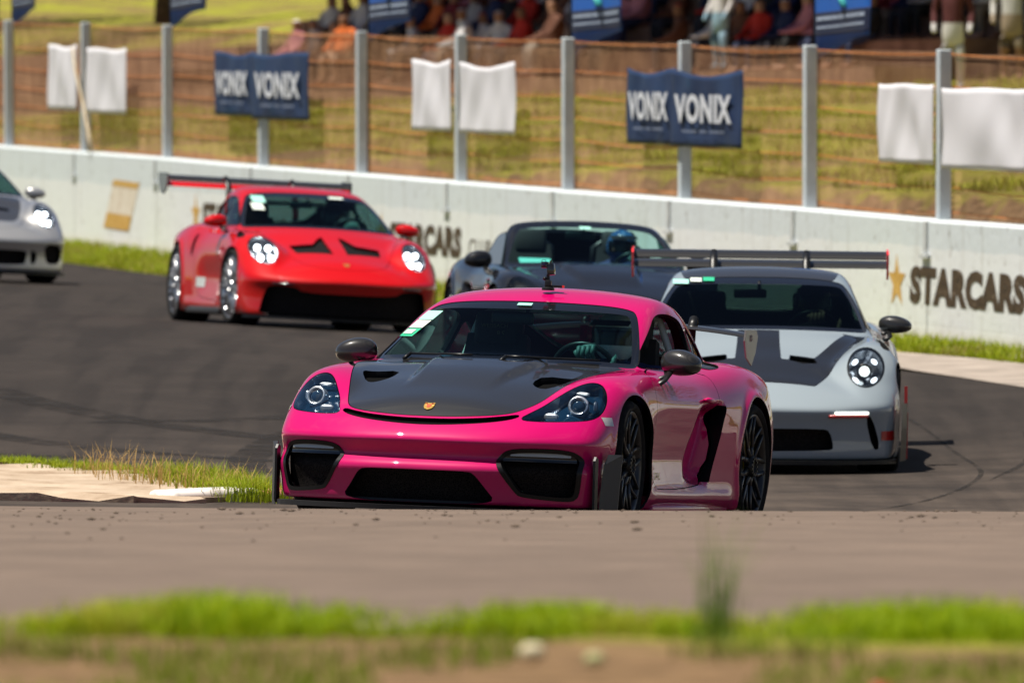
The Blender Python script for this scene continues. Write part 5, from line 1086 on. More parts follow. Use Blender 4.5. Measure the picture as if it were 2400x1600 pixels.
    for a, c, e, zz in zip(x, y, q, track_z(x, y)): b.addm([(a + u * e * 1.3, c + v * e * 1.6, zz + .008 + (w * .6 + .3) * e) for u, v, w in oc], of)
    tag(b.build('road_grit', noisy('clod', [(.35, (.05, .035, .026)), (.65, (.13, .095, .07))], 40, .95), None), 'scattered dark grit and clods on the dusty near road', 'grit', kind='stuff')
    for (xx, yy, rr, col, lab) in ((.04, 16.7, .026, (.62, .55, .36), 'pale round stone on the near bank below the bright grass'), (.16, 16.5, .02, (.45, .45, .22), 'smaller yellowish stone right of the pale round stone')):
        b = MB(); b.blob((xx, yy, float(land_z(np.array(xx), np.array(yy))) + rr * .4), (rr, rr * .8, rr * .7), .85); tag(b.build('stone', noisy('stone_' + str(rr), [(.3, tuple(c * .8 for c in col)), (.7, col)], 30, .9), None, smooth=True), lab, 'stone')
    b = MB(); b.lathe([(0, .012), (.020, .012), (.024, .008), (.026, 0)], 20, 'z', c=(.69, 15.95, float(land_z(np.array(.69), np.array(15.95))) - .018)); tag(b.build('plastic_lid', pr('lid_red', (.55, .03, .03), .4), None, angle=40), 'red plastic lid at the bottom edge of the photo', 'lid')
def tree(x, y, h, rad, label, seed):
    r = np.random.default_rng(seed); z = float(hill_z(np.array(x), np.array(y))) - .1; T = empty('tree', label, 'tree', (x, y, z)); bark = noisy('bark', [(.3, (.05, .035, .025)), (.7, (.12, .085, .06))], 6, .95, bump=.5); leaf = grass_mat('leaf_green', (.035, .075, .012), (.09, .15, .025), (.12, .15, .03))
    b = MB(); b.tube([(0, 0, 0), (.05, .02, h * .25), (-.05, .05, h * .5), (.04, 0, h * .8)], [.22, .17, .13, .05], 9); tips = []
    for k in range(9):
        a = k * 2.4 + r.uniform(-.3, .3); q = rad * r.uniform(.5, .95); z0 = h * (.38 + .05 * k); e = (math.cos(a) * q, math.sin(a) * q, z0 + rad * r.uniform(.2, .7)); b.tube([(0, .02, z0), (e[0] * .5, e[1] * .5, (z0 + e[2]) / 2 + .1), e], [.08, .05, .015], 6); tips.append(e)
    b.build('trunk', bark, T, smooth=True)
    n = 5200; t = np.array(tips + [(0, 0, h * .9)])[r.integers(0, len(tips) + 1, n)]; p = t + r.normal(0, 1, (n, 3)) * [rad * .28, rad * .28, rad * .22]; a = r.normal(0, 1, (n, 3)); a /= np.linalg.norm(a, axis=1, keepdims=True); c = np.cross(a, r.normal(0, 1, (n, 3))); c /= np.linalg.norm(c, axis=1, keepdims=True); s_ = r.uniform(.06, .13, n)[:, None]
    V = np.stack([p - a * s_, p + c * s_ * .5, p + a * s_, p - c * s_ * .5], 1).reshape(-1, 3); raw('crown', V, np.arange(4 * n).reshape(-1, 4), leaf, T, smooth=False)
# ------------------------------------------------------------------ barrier wall, fence, banners, flags
def wp(s, d, z): q = WA + WE * s + WN * d; return Vector((q[0], q[1], z))
def wtop(s): return 1.055 + .0037 * s
def ftop(s): return 2.525 + .0094 * s
WFRAME = Matrix(((-WE[0], 0, -WN[0]), (-WE[1], 0, -WN[1]), (0, 1, 0)))                  # text x = right along the wall, y = up, z = towards the track
def wmat(s, d, z): m = WFRAME.to_4x4(); m.translation = wp(s, d, z); return m
POSTS = [-33., -28.5, -24, -19.5, -15., -10.6, -6.1, -1.5, 2.97, 7.35, 11.91, 16.65, 21.47, 26.42, 31.83, 37.71, 43.26, 48.99, 54.6, 60.2, 66.]
def wall_mat():
    m = bpy.data.materials.new('whitewashed_concrete'); m.use_nodes = True; n, l = nodes(m); b = n['Principled BSDF']; t = n.new('ShaderNodeTexCoord'); sp = add(n, l, 'ShaderNodeSeparateXYZ', {0: t.outputs['Object']})
    z1 = add(n, l, 'ShaderNodeTexNoise', {'Vector': t.outputs['Object'], 'Scale': 1.6, 'Detail': 7., 'Roughness': .65}); z2 = add(n, l, 'ShaderNodeTexNoise', {'Vector': t.outputs['Object'], 'Scale': 9., 'Detail': 6.})
    mp = add(n, l, 'ShaderNodeMapping', {'Vector': t.outputs['Object'], 'Scale': (3., 3., .25)}); z3 = add(n, l, 'ShaderNodeTexNoise', {'Vector': mp.outputs[0], 'Scale': 3., 'Detail': 5.})
    ad = add(n, l, 'ShaderNodeMath', {0: z1.outputs['Fac'], 1: .14}, operation='MULTIPLY'); hh = add(n, l, 'ShaderNodeMath', {0: sp.outputs[2], 1: ad.outputs[0]}, operation='ADD'); band = ramp(n, l, hh.outputs[0], [(.872, (0, 0, 0)), (.885, (1, 1, 1))])
    base = add(n, l, 'ShaderNodeMixRGB', {0: band, 1: (.70, .725, .73, 1), 2: (.60, .65, .67, 1)}); st = ramp(n, l, z3.outputs['Fac'], [(.28, (.62, .58, .52)), (.44, (1, 1, 1))]); m1 = add(n, l, 'ShaderNodeMixRGB', {0: .42, 1: base.outputs[0], 2: st}, blend_type='MULTIPLY'); sc = ramp(n, l, z2.outputs['Fac'], [(.30, (.55, .52, .48)), (.38, (1, 1, 1))]); m2 = add(n, l, 'ShaderNodeMixRGB', {0: .6, 1: m1.outputs[0], 2: sc}, blend_type='MULTIPLY')
    ft = ramp(n, l, hh.outputs[0], [(.06, (.62, .56, .42)), (.22, (1, 1, 1))]); m3 = add(n, l, 'ShaderNodeMixRGB', {0: .8, 1: m2.outputs[0], 2: ft}, blend_type='MULTIPLY'); l.new(m3.outputs[0], b.inputs['Base Color']); b.inputs['Roughness'].default_value = .85; b.inputs['Specular IOR Level'].default_value = .2
    bp = add(n, l, 'ShaderNodeBump', {'Height': z2.outputs['Fac'], 'Strength': .25, 'Distance': .02}); l.new(bp.outputs[0], b.inputs['Normal']); return m
def barrier():
    W = empty('barrier_wall', 'long white concrete barrier wall with stencilled lettering behind the cars', 'wall'); mt = wall_mat()
    for a, b_ in zip(POSTS[:-1], POSTS[1:]):
        m = MB(); g = .012; V = []
        for s in (a + g, b_ - g):
            t = wtop(s) + .006 * math.sin(s * 3.7)
            for d, z in ((-.02, -.15), (0, .12), (0, t - .02), (.02, t), (.28, t), (.30, t - .02), (.30, -.15)): V.append(wp(s, d, z))
        k = 7; m.addm(V, [(j, (j + 1) % k, k + (j + 1) % k, k + j) for j in range(k)] + [tuple(range(k - 1, -1, -1)), tuple(range(k, 2 * k))]); m.build('wall_section', mt, W)
    for a in POSTS[6:17]:
        m = MB(); q = wp(a - .03, -.012, wtop(a) - .34); rot = Matrix.Rotation(math.atan2(WE[1], WE[0]), 3, 'Z')
        m.box(wp(a + .02, -.008, wtop(a) - .17), (.10, .025, .30), rot); m.box(wp(a + .02, -.015, wtop(a) - .33), (.26, .035, .035), rot); m.build('joint_plate', noisy('joint_grey', [(.3, (.42, .44, .45)), (.7, (.60, .62, .62))], 6, .85), W)
    BR = noisy('stencil_brown', [(.30, (.035, .024, .014)), (.62, (.085, .055, .030)), (.72, (.30, .25, .20))], 16, .85); GD = noisy('stencil_gold', [(.3, (.42, .24, .05)), (.6, (.60, .37, .10)), (.72, (.70, .58, .40))], 12, .85)
    def star(s, z, r):
        P = [((r if k % 2 == 0 else r * .42) * math.sin(k * math.pi / 5) * 1.15, (r if k % 2 == 0 else r * .42) * math.cos(k * math.pi / 5)) for k in range(10)]
        m = MB(); m.prism([(a, b) for a, b in P], wp(s, -.004, z), Vector((-WE[0], -WE[1], 0)), Vector((0, 0, 1)), Vector((WN[0], WN[1], 0)) * .002); m.build('stencil_star', GD, W)
    for s0, z0 in ((3.50, .335), (24.3, .33), (34.75, .37), (-9., .33), (54., .37)):
        star(s0 + .42, z0 + .15, .25)
        o = text_mesh('stencil_lettering', 'STARCARS', .40, BR, W, wmat(s0, -.004, z0) @ Matrix.Diagonal((1.72, 1.02, 1, 1)), .08, .001, .026)
        o = text_mesh('stencil_lettering', '.CLUB', .30, BR, W, wmat(s0 - 3.72, -.004, z0) @ Matrix.Diagonal((1.35, .95, 1, 1)), .1, .001, .0)
    # leaning painted logo with streaks
    def quad(name, pts, mat, d=-.004): V = [wp(s, d, z) for s, z in pts]; raw(name, V, [(0, 1, 2, 3)], mat, W)
    quad('painted_logo', [(41.2, .24), (39.5, .22), (38.75, .86), (40.5, .88)], noisy('logo_fade', [(.38, (.62, .55, .45)), (.52, (.75, .70, .62)), (.62, (.40, .28, .16))], 6, .85, stretch=(6, 6, .5)), -.0045); quad('painted_logo', [(41.2, .24), (39.5, .22), (39.28, .42), (40.98, .44)], GD, -.0075); quad('painted_logo', [(40.62, .80), (38.92, .78), (38.75, .86), (40.5, .88)], GD, -.0075)
    # catch fence standing on the wall
    FN = empty('catch_fence', 'wire mesh catch fence on grey posts along the top of the wall', 'fence'); pm = noisy('post_grey', [(.3, (.46, .51, .54)), (.7, (.58, .63, .65))], 5, .7, bump=.2); rust = noisy('rusty_wire', [(.3, (.26, .08, .02)), (.7, (.55, .20, .05))], 8, .9); msh = noisy('mesh_wire', [(.3, (.22, .11, .055)), (.7, (.50, .29, .16))], 3, .7)
    ang = math.atan2(WE[1], WE[0])
    for a in POSTS:
        m = MB(); z0, z1 = wtop(a) - .05, ftop(a) + .02; m.box(wp(a, .15, (z0 + z1) / 2), (.115, .115, z1 - z0), Matrix.Rotation(ang, 3, 'Z') @ Matrix.Rotation(random.uniform(-.006, .006), 3, 'Y'), bev=.012); m.build('post', pm, FN)
    for k in range(7):
        P = []; f = [.04, .19, .335, .48, .63, .79, .985][k]
        for a, b_ in zip(POSTS[:-1], POSTS[1:]):
            sag = random.uniform(.01, .05)
            for t in (0, .25, .5, .75): s = a + (b_ - a) * t; z = wtop(s) + (ftop(s) - wtop(s)) * f; P.append(wp(s, .222, z - sag * math.sin(math.pi * t)))
        m = MB(); m.tube(P, .0055, 4); m.build('strand_wire', rust, FN)
    for a, b_ in zip(POSTS[:-1], POSTS[1:]):
        if b_ < -11 or a > 62: continue
        m = MB(); p = .055; L = b_ - a; V = []; F = []
        for dirn in (1, -1):
            for c in np.arange(-2.0, L + 2.0, p):
                # wire s = c + dirn*t, z from bottom to top, clipped to the bay
                H = ftop(a) - wtop(a); t0, t1 = 0., H; sl_ = 1.
                lo_ = (0 - c) / (dirn * sl_); hi_ = (L - c) / (dirn * sl_); lo_, hi_ = min(lo_, hi_), max(lo_, hi_); t0, t1 = max(t0, lo_), min(t1, hi_)
                if t1 - t0 < .02: continue
                A_, B_ = a + c + dirn * t0, a + c + dirn * t1; i = len(V); r = .0024
                for s_, z_ in ((A_, wtop(A_) + t0), (B_, wtop(B_) + t1)):
                    q = wp(s_, .235 + .004 * dirn, z_); V += [q + Vector((WE[0], WE[1], -dirn)) * r, q - Vector((WE[0], WE[1], -dirn)) * r, q - Vector((WN[0], WN[1], 0)) * r * 1.4]
                F += [(i, i + 1, i + 4, i + 3), (i + 1, i + 2, i + 5, i + 4), (i + 2, i, i + 3, i + 5)]
        m.addm(V, F); o = m.build('mesh_panel', msh, FN); o['kind'] = 'stuff'
    m = MB(); m.tube([wp(43.5, .02, 2.62), wp(43.2, .0, 2.3), wp(42.7, .0, 1.9), wp(42.3, .0, 1.5), wp(42.1, -.01, 1.25)], [.012, .018, .018, .026, .05], 6); tag(m.build('rope', noisy('rope_straw', [(.3, (.40, .32, .20)), (.7, (.60, .50, .36))], 20, .9), None, smooth=True), 'frayed straw-coloured rope hanging down the second fence post from the left', 'rope')
def banner(name, s0, s1, z1, z0, d, mat, label, group=None, seed=0):
    r = np.random.default_rng(seed); nx, nz_ = 22, 14; V = []; ph = r.uniform(0, 6, 4)
    for j in range(nz_ + 1):
        for i in range(nx + 1):
            u, v = i / nx, j / nz_; s = s0 + (s1 - s0) * u; z = z0 + (z1 - z0) * v
            w = .008 * math.sin(7 * u + 5 * v + ph[0]) * (1 - v * .4) + .013 * math.sin(9 * (u - .5)**2 * 4 + 4.5 * v + ph[1]) * math.sin(math.pi * u) + .004 * math.sin(21 * u - 6 * v + ph[2])
            z += (.018 * math.sin(math.pi * u * 2 + ph[3])) * v - .03 * math.sin(math.pi * u) * v; V.append(wp(s, d + w, z))
    w_ = nx + 1; o = raw(name, V, [(j * w_ + i, j * w_ + i + 1, (j + 1) * w_ + i + 1, (j + 1) * w_ + i) for j in range(nz_) for i in range(nx)], mat); md = o.modifiers.new('thick', 'SOLIDIFY'); md.thickness = .004; tag(o, label, 'banner', group); return o
def banners():
    wh = pr('banner_white', (.84, .83, .86), .7); n, l = nodes(wh); b = n['Principled BSDF']
    tr = add(n, l, 'ShaderNodeBsdfTranslucent', {0: (.8, .8, .84, 1)}); ms = add(n, l, 'ShaderNodeMixShader', {0: .25, 1: b.outputs[0], 2: tr.outputs[0]}); l.new(ms.outputs[0], n['Material Output'].inputs[0])
    bl = noisy('banner_blue', [(.35, (.014, .028, .078)), (.6, (.018, .040, .10)), (.75, (.014, .08, .16))], 1.4, .6); pt = pr('banner_print', (.62, .64, .68), .6); pt2 = pr('banner_small_print', (.20, .24, .34), .6)
    L = [('W1L', 45.5, 43.45, 2.66, 1.77, 0, 'plain white banner left of the roped fence post'), ('W1R', 42.75, 40.0, 2.62, 1.74, 0, 'plain white banner right of the roped fence post'), ('B1L', 34.3, 31.95, 2.555, 1.77, 1, 'navy banner with cut-off lettering above the red car, left half of its pair'), ('B1R', 32.0, 28.8, 2.555, 1.74, 1, 'navy lettered banner above the red car roof, right half of its pair'),
         ('W2L', 23.45, 21.6, 2.465, 1.68, 0, 'narrow plain white banner left of the post in the middle of the fence'), ('W2R', 21.15, 18.6, 2.43, 1.67, 0, 'plain white banner right of the post in the middle of the fence'), ('B2L', 13.85, 11.9, 2.38, 1.63, 1, 'navy banner with cut-off lettering above the grey car wing, left half of its pair'), ('B2R', 12.04, 9.36, 2.36, 1.62, 1, 'navy lettered banner above the grey car wing, right half of its pair'),
         ('W3L', 4.75, 3.0, 2.28, 1.55, 0, 'white banner left of the last fence post on the right'), ('W3R', 2.72, .2, 2.25, 1.52, 0, 'white banner at the right edge of the photo')]
    for k, (c, s0, s1, z1, z0, blue, lab) in enumerate(L):
        right_blue = blue and c.endswith('R'); d = .045 if right_blue else .06
        o = banner('banner', s0, s1, z1, z0, d, bl if blue else wh, lab, 'navy banners on the fence' if blue else 'white banners on the fence', k)
        if blue:
            full = 3.2 if c.endswith('R') else 3.0; sx = (s0 - s1) / (1.02 if c.endswith('R') else .86) * .78; H = z1 - z0
            t = text_mesh('lettering', 'VONIX', H * .50, pt, o, wmat(s0 - .10 * (s0 - s1), d - .030, z0 + .34 * H) @ Matrix.Diagonal((1, 1, 1, 1)), 0, .001, .014); wx = max(v.co.x for v in t.data.vertices) - min(v.co.x for v in t.data.vertices); f = (s0 - s1) * .80 / wx
            hx = max(v.co.y for v in t.data.vertices)
            for v in t.data.vertices: v.co.x *= f; v.co.y *= H * .36 / hx
            m = MB()
            for q in range(17):
                if q in (6, 10): continue
                m.addm([wp(s0 - (s0 - s1) * (.2 + .035 * q + e), d - .030, z0 + H * (.19 + g)) for e, g in ((0, 0), (.022, 0), (.022, .035), (0, .035))], [(0, 1, 2, 3)])
            m.build('small_print', pt2, o)['kind'] = 'stuff'
            for ch in o.children: ch.matrix_parent_inverse = Matrix.Identity(4)
def flags():
    cl = pr('flag_blue', (.008, .10, .42), .6); nv = pr('flag_navy', (.008, .014, .045), .6); tx = pr('flag_print', (.42, .50, .62), .6); gr = pr('flag_teal', (.05, .42, .38), .6)
    for k, (s0, wd, zb, lab) in enumerate(((50.56, 2.3, 3.12, 'blue feather flag at the top left corner'), (39.21, 2.5, 3.05, 'blue feather flag rising above the fence left of the red car'), (27.56, 2.3, 2.86, 'blue feather flag above the post right of the first navy banners'), (17.87, 2.6, 2.72, 'blue feather flag above the middle of the fence'), (8.41, 2.3, 2.66, 'blue feather flag with teal emblem at the upper right'))):
        F = empty('feather_flag', lab, 'flag', group='blue feather flags'); z1 = zb + 2.6; d = .5
        m = MB(); m.tube([wp(s0 + .02, d, .86), wp(s0 + .02, d, zb + 1.5), wp(s0 - .12, d, zb + 2.3), wp(s0 - .55, d, zb + 2.75)], [.018, .015, .012, .006], 8); m.build('pole', BLACK, F, smooth=True)
        def cloth(name, v0, v1, mat, dd=0., u0=0., u1=1., n=12, mm=16, curve=True):
            V = []
            for j in range(mm + 1):
                for i in range(n + 1):
                    u = u0 + (u1 - u0) * i / n; v = v0 + (v1 - v0) * j / mm; low = -.20 * (1 - u)**1.6 * (1 if curve and j == 0 else 0); top = -.5 * max(0, v - .8) * 5 * u * .5
                    w = .05 * math.sin(5 * u + 3 * v + k * 1.7) * u; V.append(wp(s0 - wd * .86 * u * (1 if v < .8 else 1 - (v - .8) * 1.2), d + w + dd, zb + (v) * 2.6 + low + top * .3 + .05 * u))
            a = n + 1; o = raw(name, V, [(j * a + i, j * a + i + 1, (j + 1) * a + i + 1, (j + 1) * a + i) for j in range(mm) for i in range(n)], mat, F); o.modifiers.new('thick', 'SOLIDIFY').thickness = .003; return o
        cloth('flag_cloth', .0, 1., cl); cloth('flag_band', .015, .10, nv, -.006, .0, 1., curve=False)
        m = MB(); r = np.random.default_rng(k)
        for row, (vv, hh) in enumerate(((.070, .014), (.040, .009))):
            u = .05
            while u < .92:
                a = r.uniform(.012, .03); P = []
                for e, g in ((0, 0), (a, 0), (a, hh), (0, hh)):
                    uu = u + e; w = .05 * math.sin(5 * uu + 3 * (vv + g) + k * 1.7) * uu; P.append(wp(s0 - wd * .86 * uu, d + w - .012, zb + (vv + g) * 2.6 + .05 * uu))
                m.addm(P, [(0, 1, 2, 3)]); u += a + r.uniform(.008, .014)
        m.build('small_print', tx, F)['kind'] = 'stuff'
        if k in (2, 3, 4):
            m = MB(); m.tube([wp(s0 - wd * .35, d - .03, zb + .62), wp(s0 - wd * .45, d - .035, zb + .42), wp(s0 - wd * .50, d - .035, zb + .32)], [.06, .05, .04], 8, flat=.25); m.build('emblem', gr, F, smooth=True)
# ------------------------------------------------------------------ terraces, spectators, stand
def tp(u, d2, z): q = TO + TT * u + TN * d2; return Vector((q[0], q[1], z))
def base_z(u): return 1.43 + .019 * u
def spectator_mesh(kind):
    if kind == 'sit': J = {'pelvis': (0, 0, .46, .16), 'belly': (-.02, 0, .62, .15), 'chest': (0, 0, .86, (.18, .13)), 'neck': (.03, 0, 1.02, .06), 'head': (.06, 0, 1.14, .10), 'crown': (.05, 0, 1.23, .085)}
    else: J = {'pelvis': (0, 0, .92, .15), 'belly': (0, 0, 1.08, .14), 'chest': (0, 0, 1.32, (.18, .13)), 'neck': (.02, 0, 1.48, .06), 'head': (.04, 0, 1.60, .10), 'crown': (.04, 0, 1.69, .085)}
    E = [('pelvis', 'belly'), ('belly', 'chest'), ('chest', 'neck'), ('neck', 'head'), ('head', 'crown')]
    for s, n in ((1, 'l'), (-1, 'r')):
        if kind == 'sit': J.update({'sh' + n: (0, s * .21, .94, .065), 'el' + n: (.14, s * .27, .70, .05), 'wr' + n: (.38, s * .14, .60, .038), 'ha' + n: (.46, s * .10, .60, .04), 'kn' + n: (.44, s * .15, .50, .08), 'an' + n: (.42, s * .15, .10, .05), 'fo' + n: (.58, s * .16, .05, .05)})
        else: J.update({'sh' + n: (0, s * .21, 1.40, .065), 'el' + n: (-.02, s * .27, 1.14, .05), 'wr' + n: (.12, s * .26, .92, .038), 'ha' + n: (.16, s * .25, .84, .04), 'kn' + n: (.03, s * .11, .50, .075), 'an' + n: (0, s * .11, .09, .05), 'fo' + n: (.14, s * .12, .05, .05)})
        E += [('chest', 'sh' + n), ('sh' + n, 'el' + n), ('el' + n, 'wr' + n), ('wr' + n, 'ha' + n), ('pelvis', 'kn' + n), ('kn' + n, 'an' + n), ('an' + n, 'fo' + n)]
    o = skin_person('person', 'x', J, E, BLACK, Matrix.Identity(4), sub=1); bpy.context.view_layer.update()
    me = bpy.data.meshes.new_from_object(o.evaluated_get(bpy.context.evaluated_depsgraph_get())); old = o.data; bpy.data.objects.remove(o); bpy.data.meshes.remove(old); me.name = 'person_' + kind; return me
def spectators():
    SIT, STD = spectator_mesh('sit'), spectator_mesh('stand'); r = random.Random(11)
    shirts = {'white': (.62, .60, .60), 'pale grey': (.35, .34, .36), 'red': (.50, .03, .02), 'orange': (.60, .14, .03), 'black': (.015, .015, .018), 'navy': (.02, .03, .09), 'brown': (.12, .05, .03), 'maroon': (.18, .02, .03), 'pink': (.55, .22, .26), 'teal': (.10, .35, .32)}; caps = {'dark hair': (.02, .014, .012), 'white cap': (.7, .69, .68), 'red cap': (.5, .03, .02), 'black cap': (.012, .012, .014)}; skins = [(.36, .19, .12), (.24, .12, .07), (.46, .27, .18)]
    def person(u, d2, z, kind, shirt, cap, trousers, label, group=None, rot=None):
        o = bpy.data.objects.new('person', SIT if kind == 'sit' else STD); link(o); o.location = tp(u, d2, z); o.rotation_euler = (0, 0, (rot if rot is not None else math.atan2(-TN[1], -TN[0]) + r.uniform(-.5, .5))); k = r.uniform(.93, 1.05); o.scale = (k, k, k)
        sk = r.choice(skins); st = [(0, sk), (.12, trousers), (.58, shirts[shirt]), (1.03, sk), (1.19, caps[cap])] if kind == 'sit' else [(0, (.1, .1, .1)), (.10, trousers), (.98, shirts[shirt]), (1.49, sk), (1.66, caps[cap])]
        o.data.materials[0] if len(o.data.materials) else o.data.materials.append(BLACK); o.material_slots[0].link = 'OBJECT'; o.material_slots[0].material = band_mat(f'clothes_{kind}_{shirt}_{cap}_{trousers}_{sk}', st); tag(o, label, 'person', group)
    trs = [(.03, .03, .04), (.04, .05, .10), (.20, .16, .12), (.02, .02, .02)]
    # rows in the shade of the stand
    for row in range(4):
        cnt = 0
        u = (2.0 if row > 0 else 4.) + r.uniform(0, .6)
        while u < (30 if row > 0 else 25):
            if r.random() < (.93 if row > 0 else .62):
                sh = r.choice(['white', 'white', 'pale grey', 'red', 'orange', 'black', 'navy', 'brown', 'maroon', 'brown', 'maroon', 'pink', 'white']); cp = r.choice(['dark hair', 'dark hair', 'dark hair', 'white cap', 'black cap', 'red cap']); cnt += 1
                person(u, .1 + 1.3 * (row + 1) + .18, base_z(u) + .42 * (row + 1) + (.03 if row >= 3 else 0) - .02, 'sit', sh, cp, r.choice(trs), f'spectator in {sh} shirt with {cp}, {cnt}{"th" if 10 < cnt < 14 else {1: "st", 2: "nd", 3: "rd"}.get(cnt % 10, "th")} from left in ' + ['lowest', 'second', 'third', 'fourth', 'fifth', 'highest'][row] + ' shaded row', 'spectators in the shaded stand')
            u += r.uniform(.55, .85)
    person(5.0, .9, base_z(5.) + .43, 'sit', 'pink', 'white cap', (.42, .25, .17), 'seated spectator with white cap and bare legs right of the first navy banners', rot=math.atan2(-TN[1], -TN[0]))
    person(10.6, 1.2, base_z(10.6) + .43, 'sit', 'white', 'white cap', (.2, .16, .12), 'spectator with white cap above the middle white banners')
    person(14.2, 1.0, base_z(14.2) + .43, 'sit', 'brown', 'dark hair', (.42, .36, .30), 'spectator in brown with pale trousers left of the second navy banners')
    person(20.6, .5, base_z(20.6) + .43, 'stand', 'white', 'red cap', (.25, .38, .48), 'standing spectator in white top and light blue jeans with red cap')
    person(7.0, .8, base_z(7.) + .43, 'sit', 'orange', 'dark hair', (.4, .25, .17), 'seated spectator in orange left of the middle white banners')
def stand():
    cn = noisy('terrace_concrete', [(.3, (.17, .090, .056)), (.7, (.33, .19, .125))], 2.5, .95, bump=.4)
    for k in range(7):
        m = MB(); a, b_ = -16, 26 if k < 3 else 32; d0 = .1 + 1.3 * k; V = []
        for u in (a, b_):
            z1 = base_z(u) + .42 * (k + 1) + (.03 if k >= 3 else 0)
            for d, z in ((d0, base_z(u) - .6), (d0, z1), (d0 + 1.32, z1), (d0 + 1.32, base_z(u) - .6)): V.append(tp(u, d, z))
        if a == -16 and k >= 3: V[:4] = [tp(-1.5, d, z) for d, z in ((d0, base_z(-1.5) - .6), (d0, base_z(-1.5) + .42 * (k + 1) + .03), (d0 + 1.32, base_z(-1.5) + .42 * (k + 1) + .03), (d0 + 1.32, base_z(-1.5) - .6))]
        m.addm(V, [(j, (j + 1) % 4, 4 + (j + 1) % 4, 4 + j) for j in range(4)] + [(3, 2, 1, 0), (4, 5, 6, 7)]); tag(m.build('terrace_step', cn, None), ['lowest', 'second', 'third', 'fourth', 'fifth', 'sixth', 'topmost'][k] + ' brown concrete spectator terrace behind the fence', 'terrace', 'spectator terraces')
    S = empty('grandstand', 'dark roofed grandstand shading the crowd at the top of the photo', 'grandstand'); S.location = (0, 0, 0); bk = noisy('stand_brown', [(.3, (.17, .065, .038)), (.7, (.34, .14, .085))], 1.5, .95)
    def slab(name, pts, h, mat): m = MB(); n = len(pts); V = [Vector(p) for p in pts] + [Vector(p) + Vector((0, 0, h)) for p in pts]; m.addm(V, [tuple(range(n - 1, -1, -1)), tuple(range(n, 2 * n))] + [(i, (i + 1) % n, n + (i + 1) % n, n + i) for i in range(n)]); return m.build(name, mat, S)
    slab('back_wall', [tp(-1.2, 10.2, 1.2), tp(34, 10.2, 1.2), tp(34, 10.5, 1.2), tp(-1.2, 10.5, 1.2)], 7., bk); slab('roof', [tp(-1.6, -.2, 6.7), tp(35, -.2, 6.7), tp(35, 11.2, 7.6), tp(-1.6, 11.2, 7.6)], .15, bk)
    for u in (-1.0, 7.5, 16., 24.5, 33.): slab('column', [tp(u, 9.6, 1.2), tp(u + .3, 9.6, 1.2), tp(u + .3, 9.9, 1.2), tp(u, 9.9, 1.2)], 6., bk)
    # tent at the right
    T = empty('canopy_tent', 'white canopy tent with red striped side cloths at the upper right', 'tent'); c = WA + WE * 18 + WN * 20; wh = pr('tent_white', (.55, .55, .53), .8); rd = pr('tent_red', (.42, .03, .03), .8); gn = pr('table_green', (.05, .09, .05), .8)
    ox, oy = 9.6, 128.; zz = lambda x, y: float(hill_z(np.array(x), np.array(y)))
    for x, y in ((ox - 2.2, oy), (ox + 2.2, oy), (ox - 2.2, oy + 3), (ox + 2.2, oy + 3)): m = MB(); m.tube([(x, y, zz(x, y) - .1), (x, y, 4.6)], .04, 8); m.build('leg', wh, T, smooth=True)
    m = MB(); m.addm([(ox - 2.5, oy - .3, 4.6), (ox + 2.5, oy - .3, 4.6), (ox + 2.5, oy + 3.3, 4.6), (ox - 2.5, oy + 3.3, 4.6), (ox, oy + 1.5, 5.9)], [(0, 1, 4), (1, 2, 4), (2, 3, 4), (3, 0, 4), (3, 2, 1, 0)]); m.build('tent_roof', wh, T)
    for k in range(9):
        x = ox - 2.2 + 4.4 * k / 9; V = [(x + (4.4 / 9) * i / 4, oy + 3.0 + .08 * math.sin(i * 2 + k), z) for z in (zz(x, oy + 3), 4.6) for i in range(5)]; m = MB(); m.addm(V, [(i, i + 1, 6 + i, 5 + i) for i in range(4)]); m.build('side_cloth', rd if k % 3 == 1 else wh, T).modifiers.new('t', 'SOLIDIFY').thickness = .01
    tb = empty('folding_table', 'green clothed table standing in front of the canopy tent', 'table'); m = MB(); m.box((ox + .5, oy - 1.2, zz(ox, oy - 1.2) + .74), (2.2, .8, .04)); m.build('table_top', gn, tb); m = MB(); m.box((ox + .5, oy - 1.58, zz(ox, oy - 1.2) + .42), (2.2, .03, .6)); m.build('table_cloth', gn, tb)
    for q in (-1, 1): m = MB(); m.box((ox + .5 + q, oy - 1.0, zz(ox, oy - 1.) + .36), (.04, .04, .74)); m.build('leg', BLACK, tb)
    SIT, STD = bpy.data.meshes['person_sit'], bpy.data.meshes['person_stand']
    for x, y, kind, st, lab in ((6.3, 122., STD, [(0, (.1, .1, .1)), (.1, (.62, .6, .58)), (.98, (.10, .03, .03)), (1.49, (.36, .19, .12)), (1.66, (.02, .014, .012))], 'standing person in white trousers left of the canopy tent'), (7.2, 123., STD, [(0, (.3, .17, .1)), (.5, (.35, .28, .2)), (.98, (.55, .54, .5)), (1.49, (.36, .19, .12)), (1.66, (.02, .014, .012))], 'standing person in beige shorts just left of the tent')):
        o = bpy.data.objects.new('person', kind); link(o); o.location = (x, y, zz(x, y) - .02); o.rotation_euler = (0, 0, R(-100)); o.material_slots[0].link = 'OBJECT'; o.material_slots[0].material = band_mat('clothes_' + lab[:30], st); tag(o, lab, 'person')
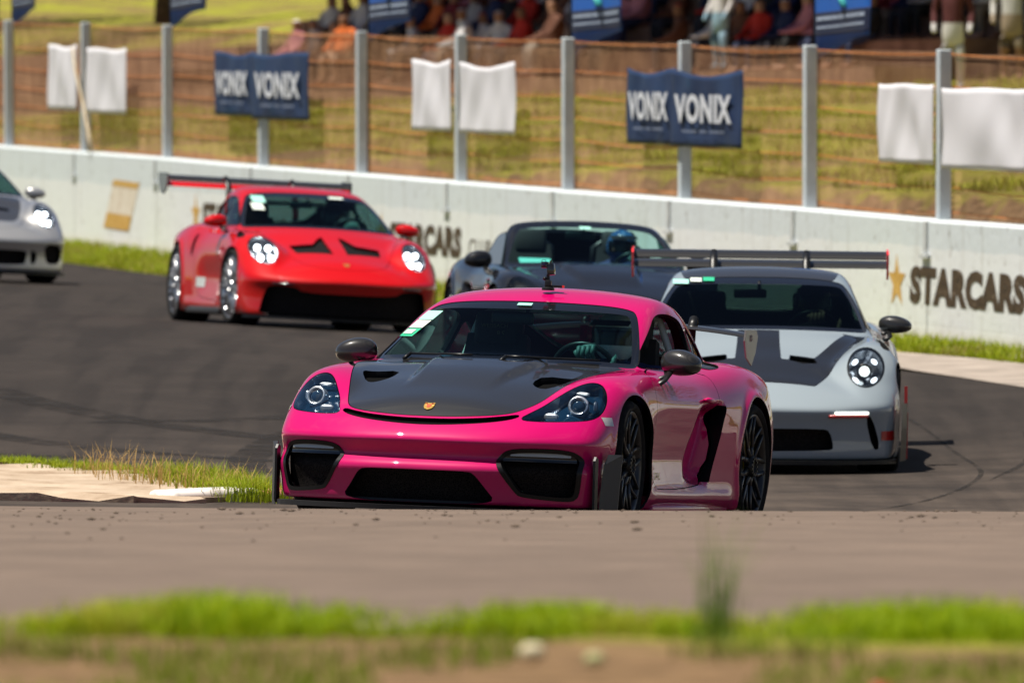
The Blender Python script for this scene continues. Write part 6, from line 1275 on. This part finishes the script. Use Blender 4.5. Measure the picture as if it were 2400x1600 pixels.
# ------------------------------------------------------------------ build
CAYMESH = build_surface(CAY, .016); GTMESH = build_surface(GT, .018)
build_land(); apex(); barrier(); stand_first = None
spectators(); stand(); banners(); flags()
pink_car(); red_car(); grey_car(); black_car(); silver_car()
vegetation()
tree(-10.2, 166., 6.5, 2.6, 'leafy tree on the bank at the top left, left of its neighbour', 1); tree(-7.0, 172., 7., 2.8, 'leafy tree on the bank above the second blue flag', 2); tree(-12.5, 178., 7.5, 3., 'tall leafy tree behind the bank at the far left', 3)
tree(13., 150., 8., 3.2, 'leafy tree behind the canopy tent at the upper right', 4); tree(22., 96., 7., 3., 'leafy tree on the slope beyond the right edge of the photo', 5)
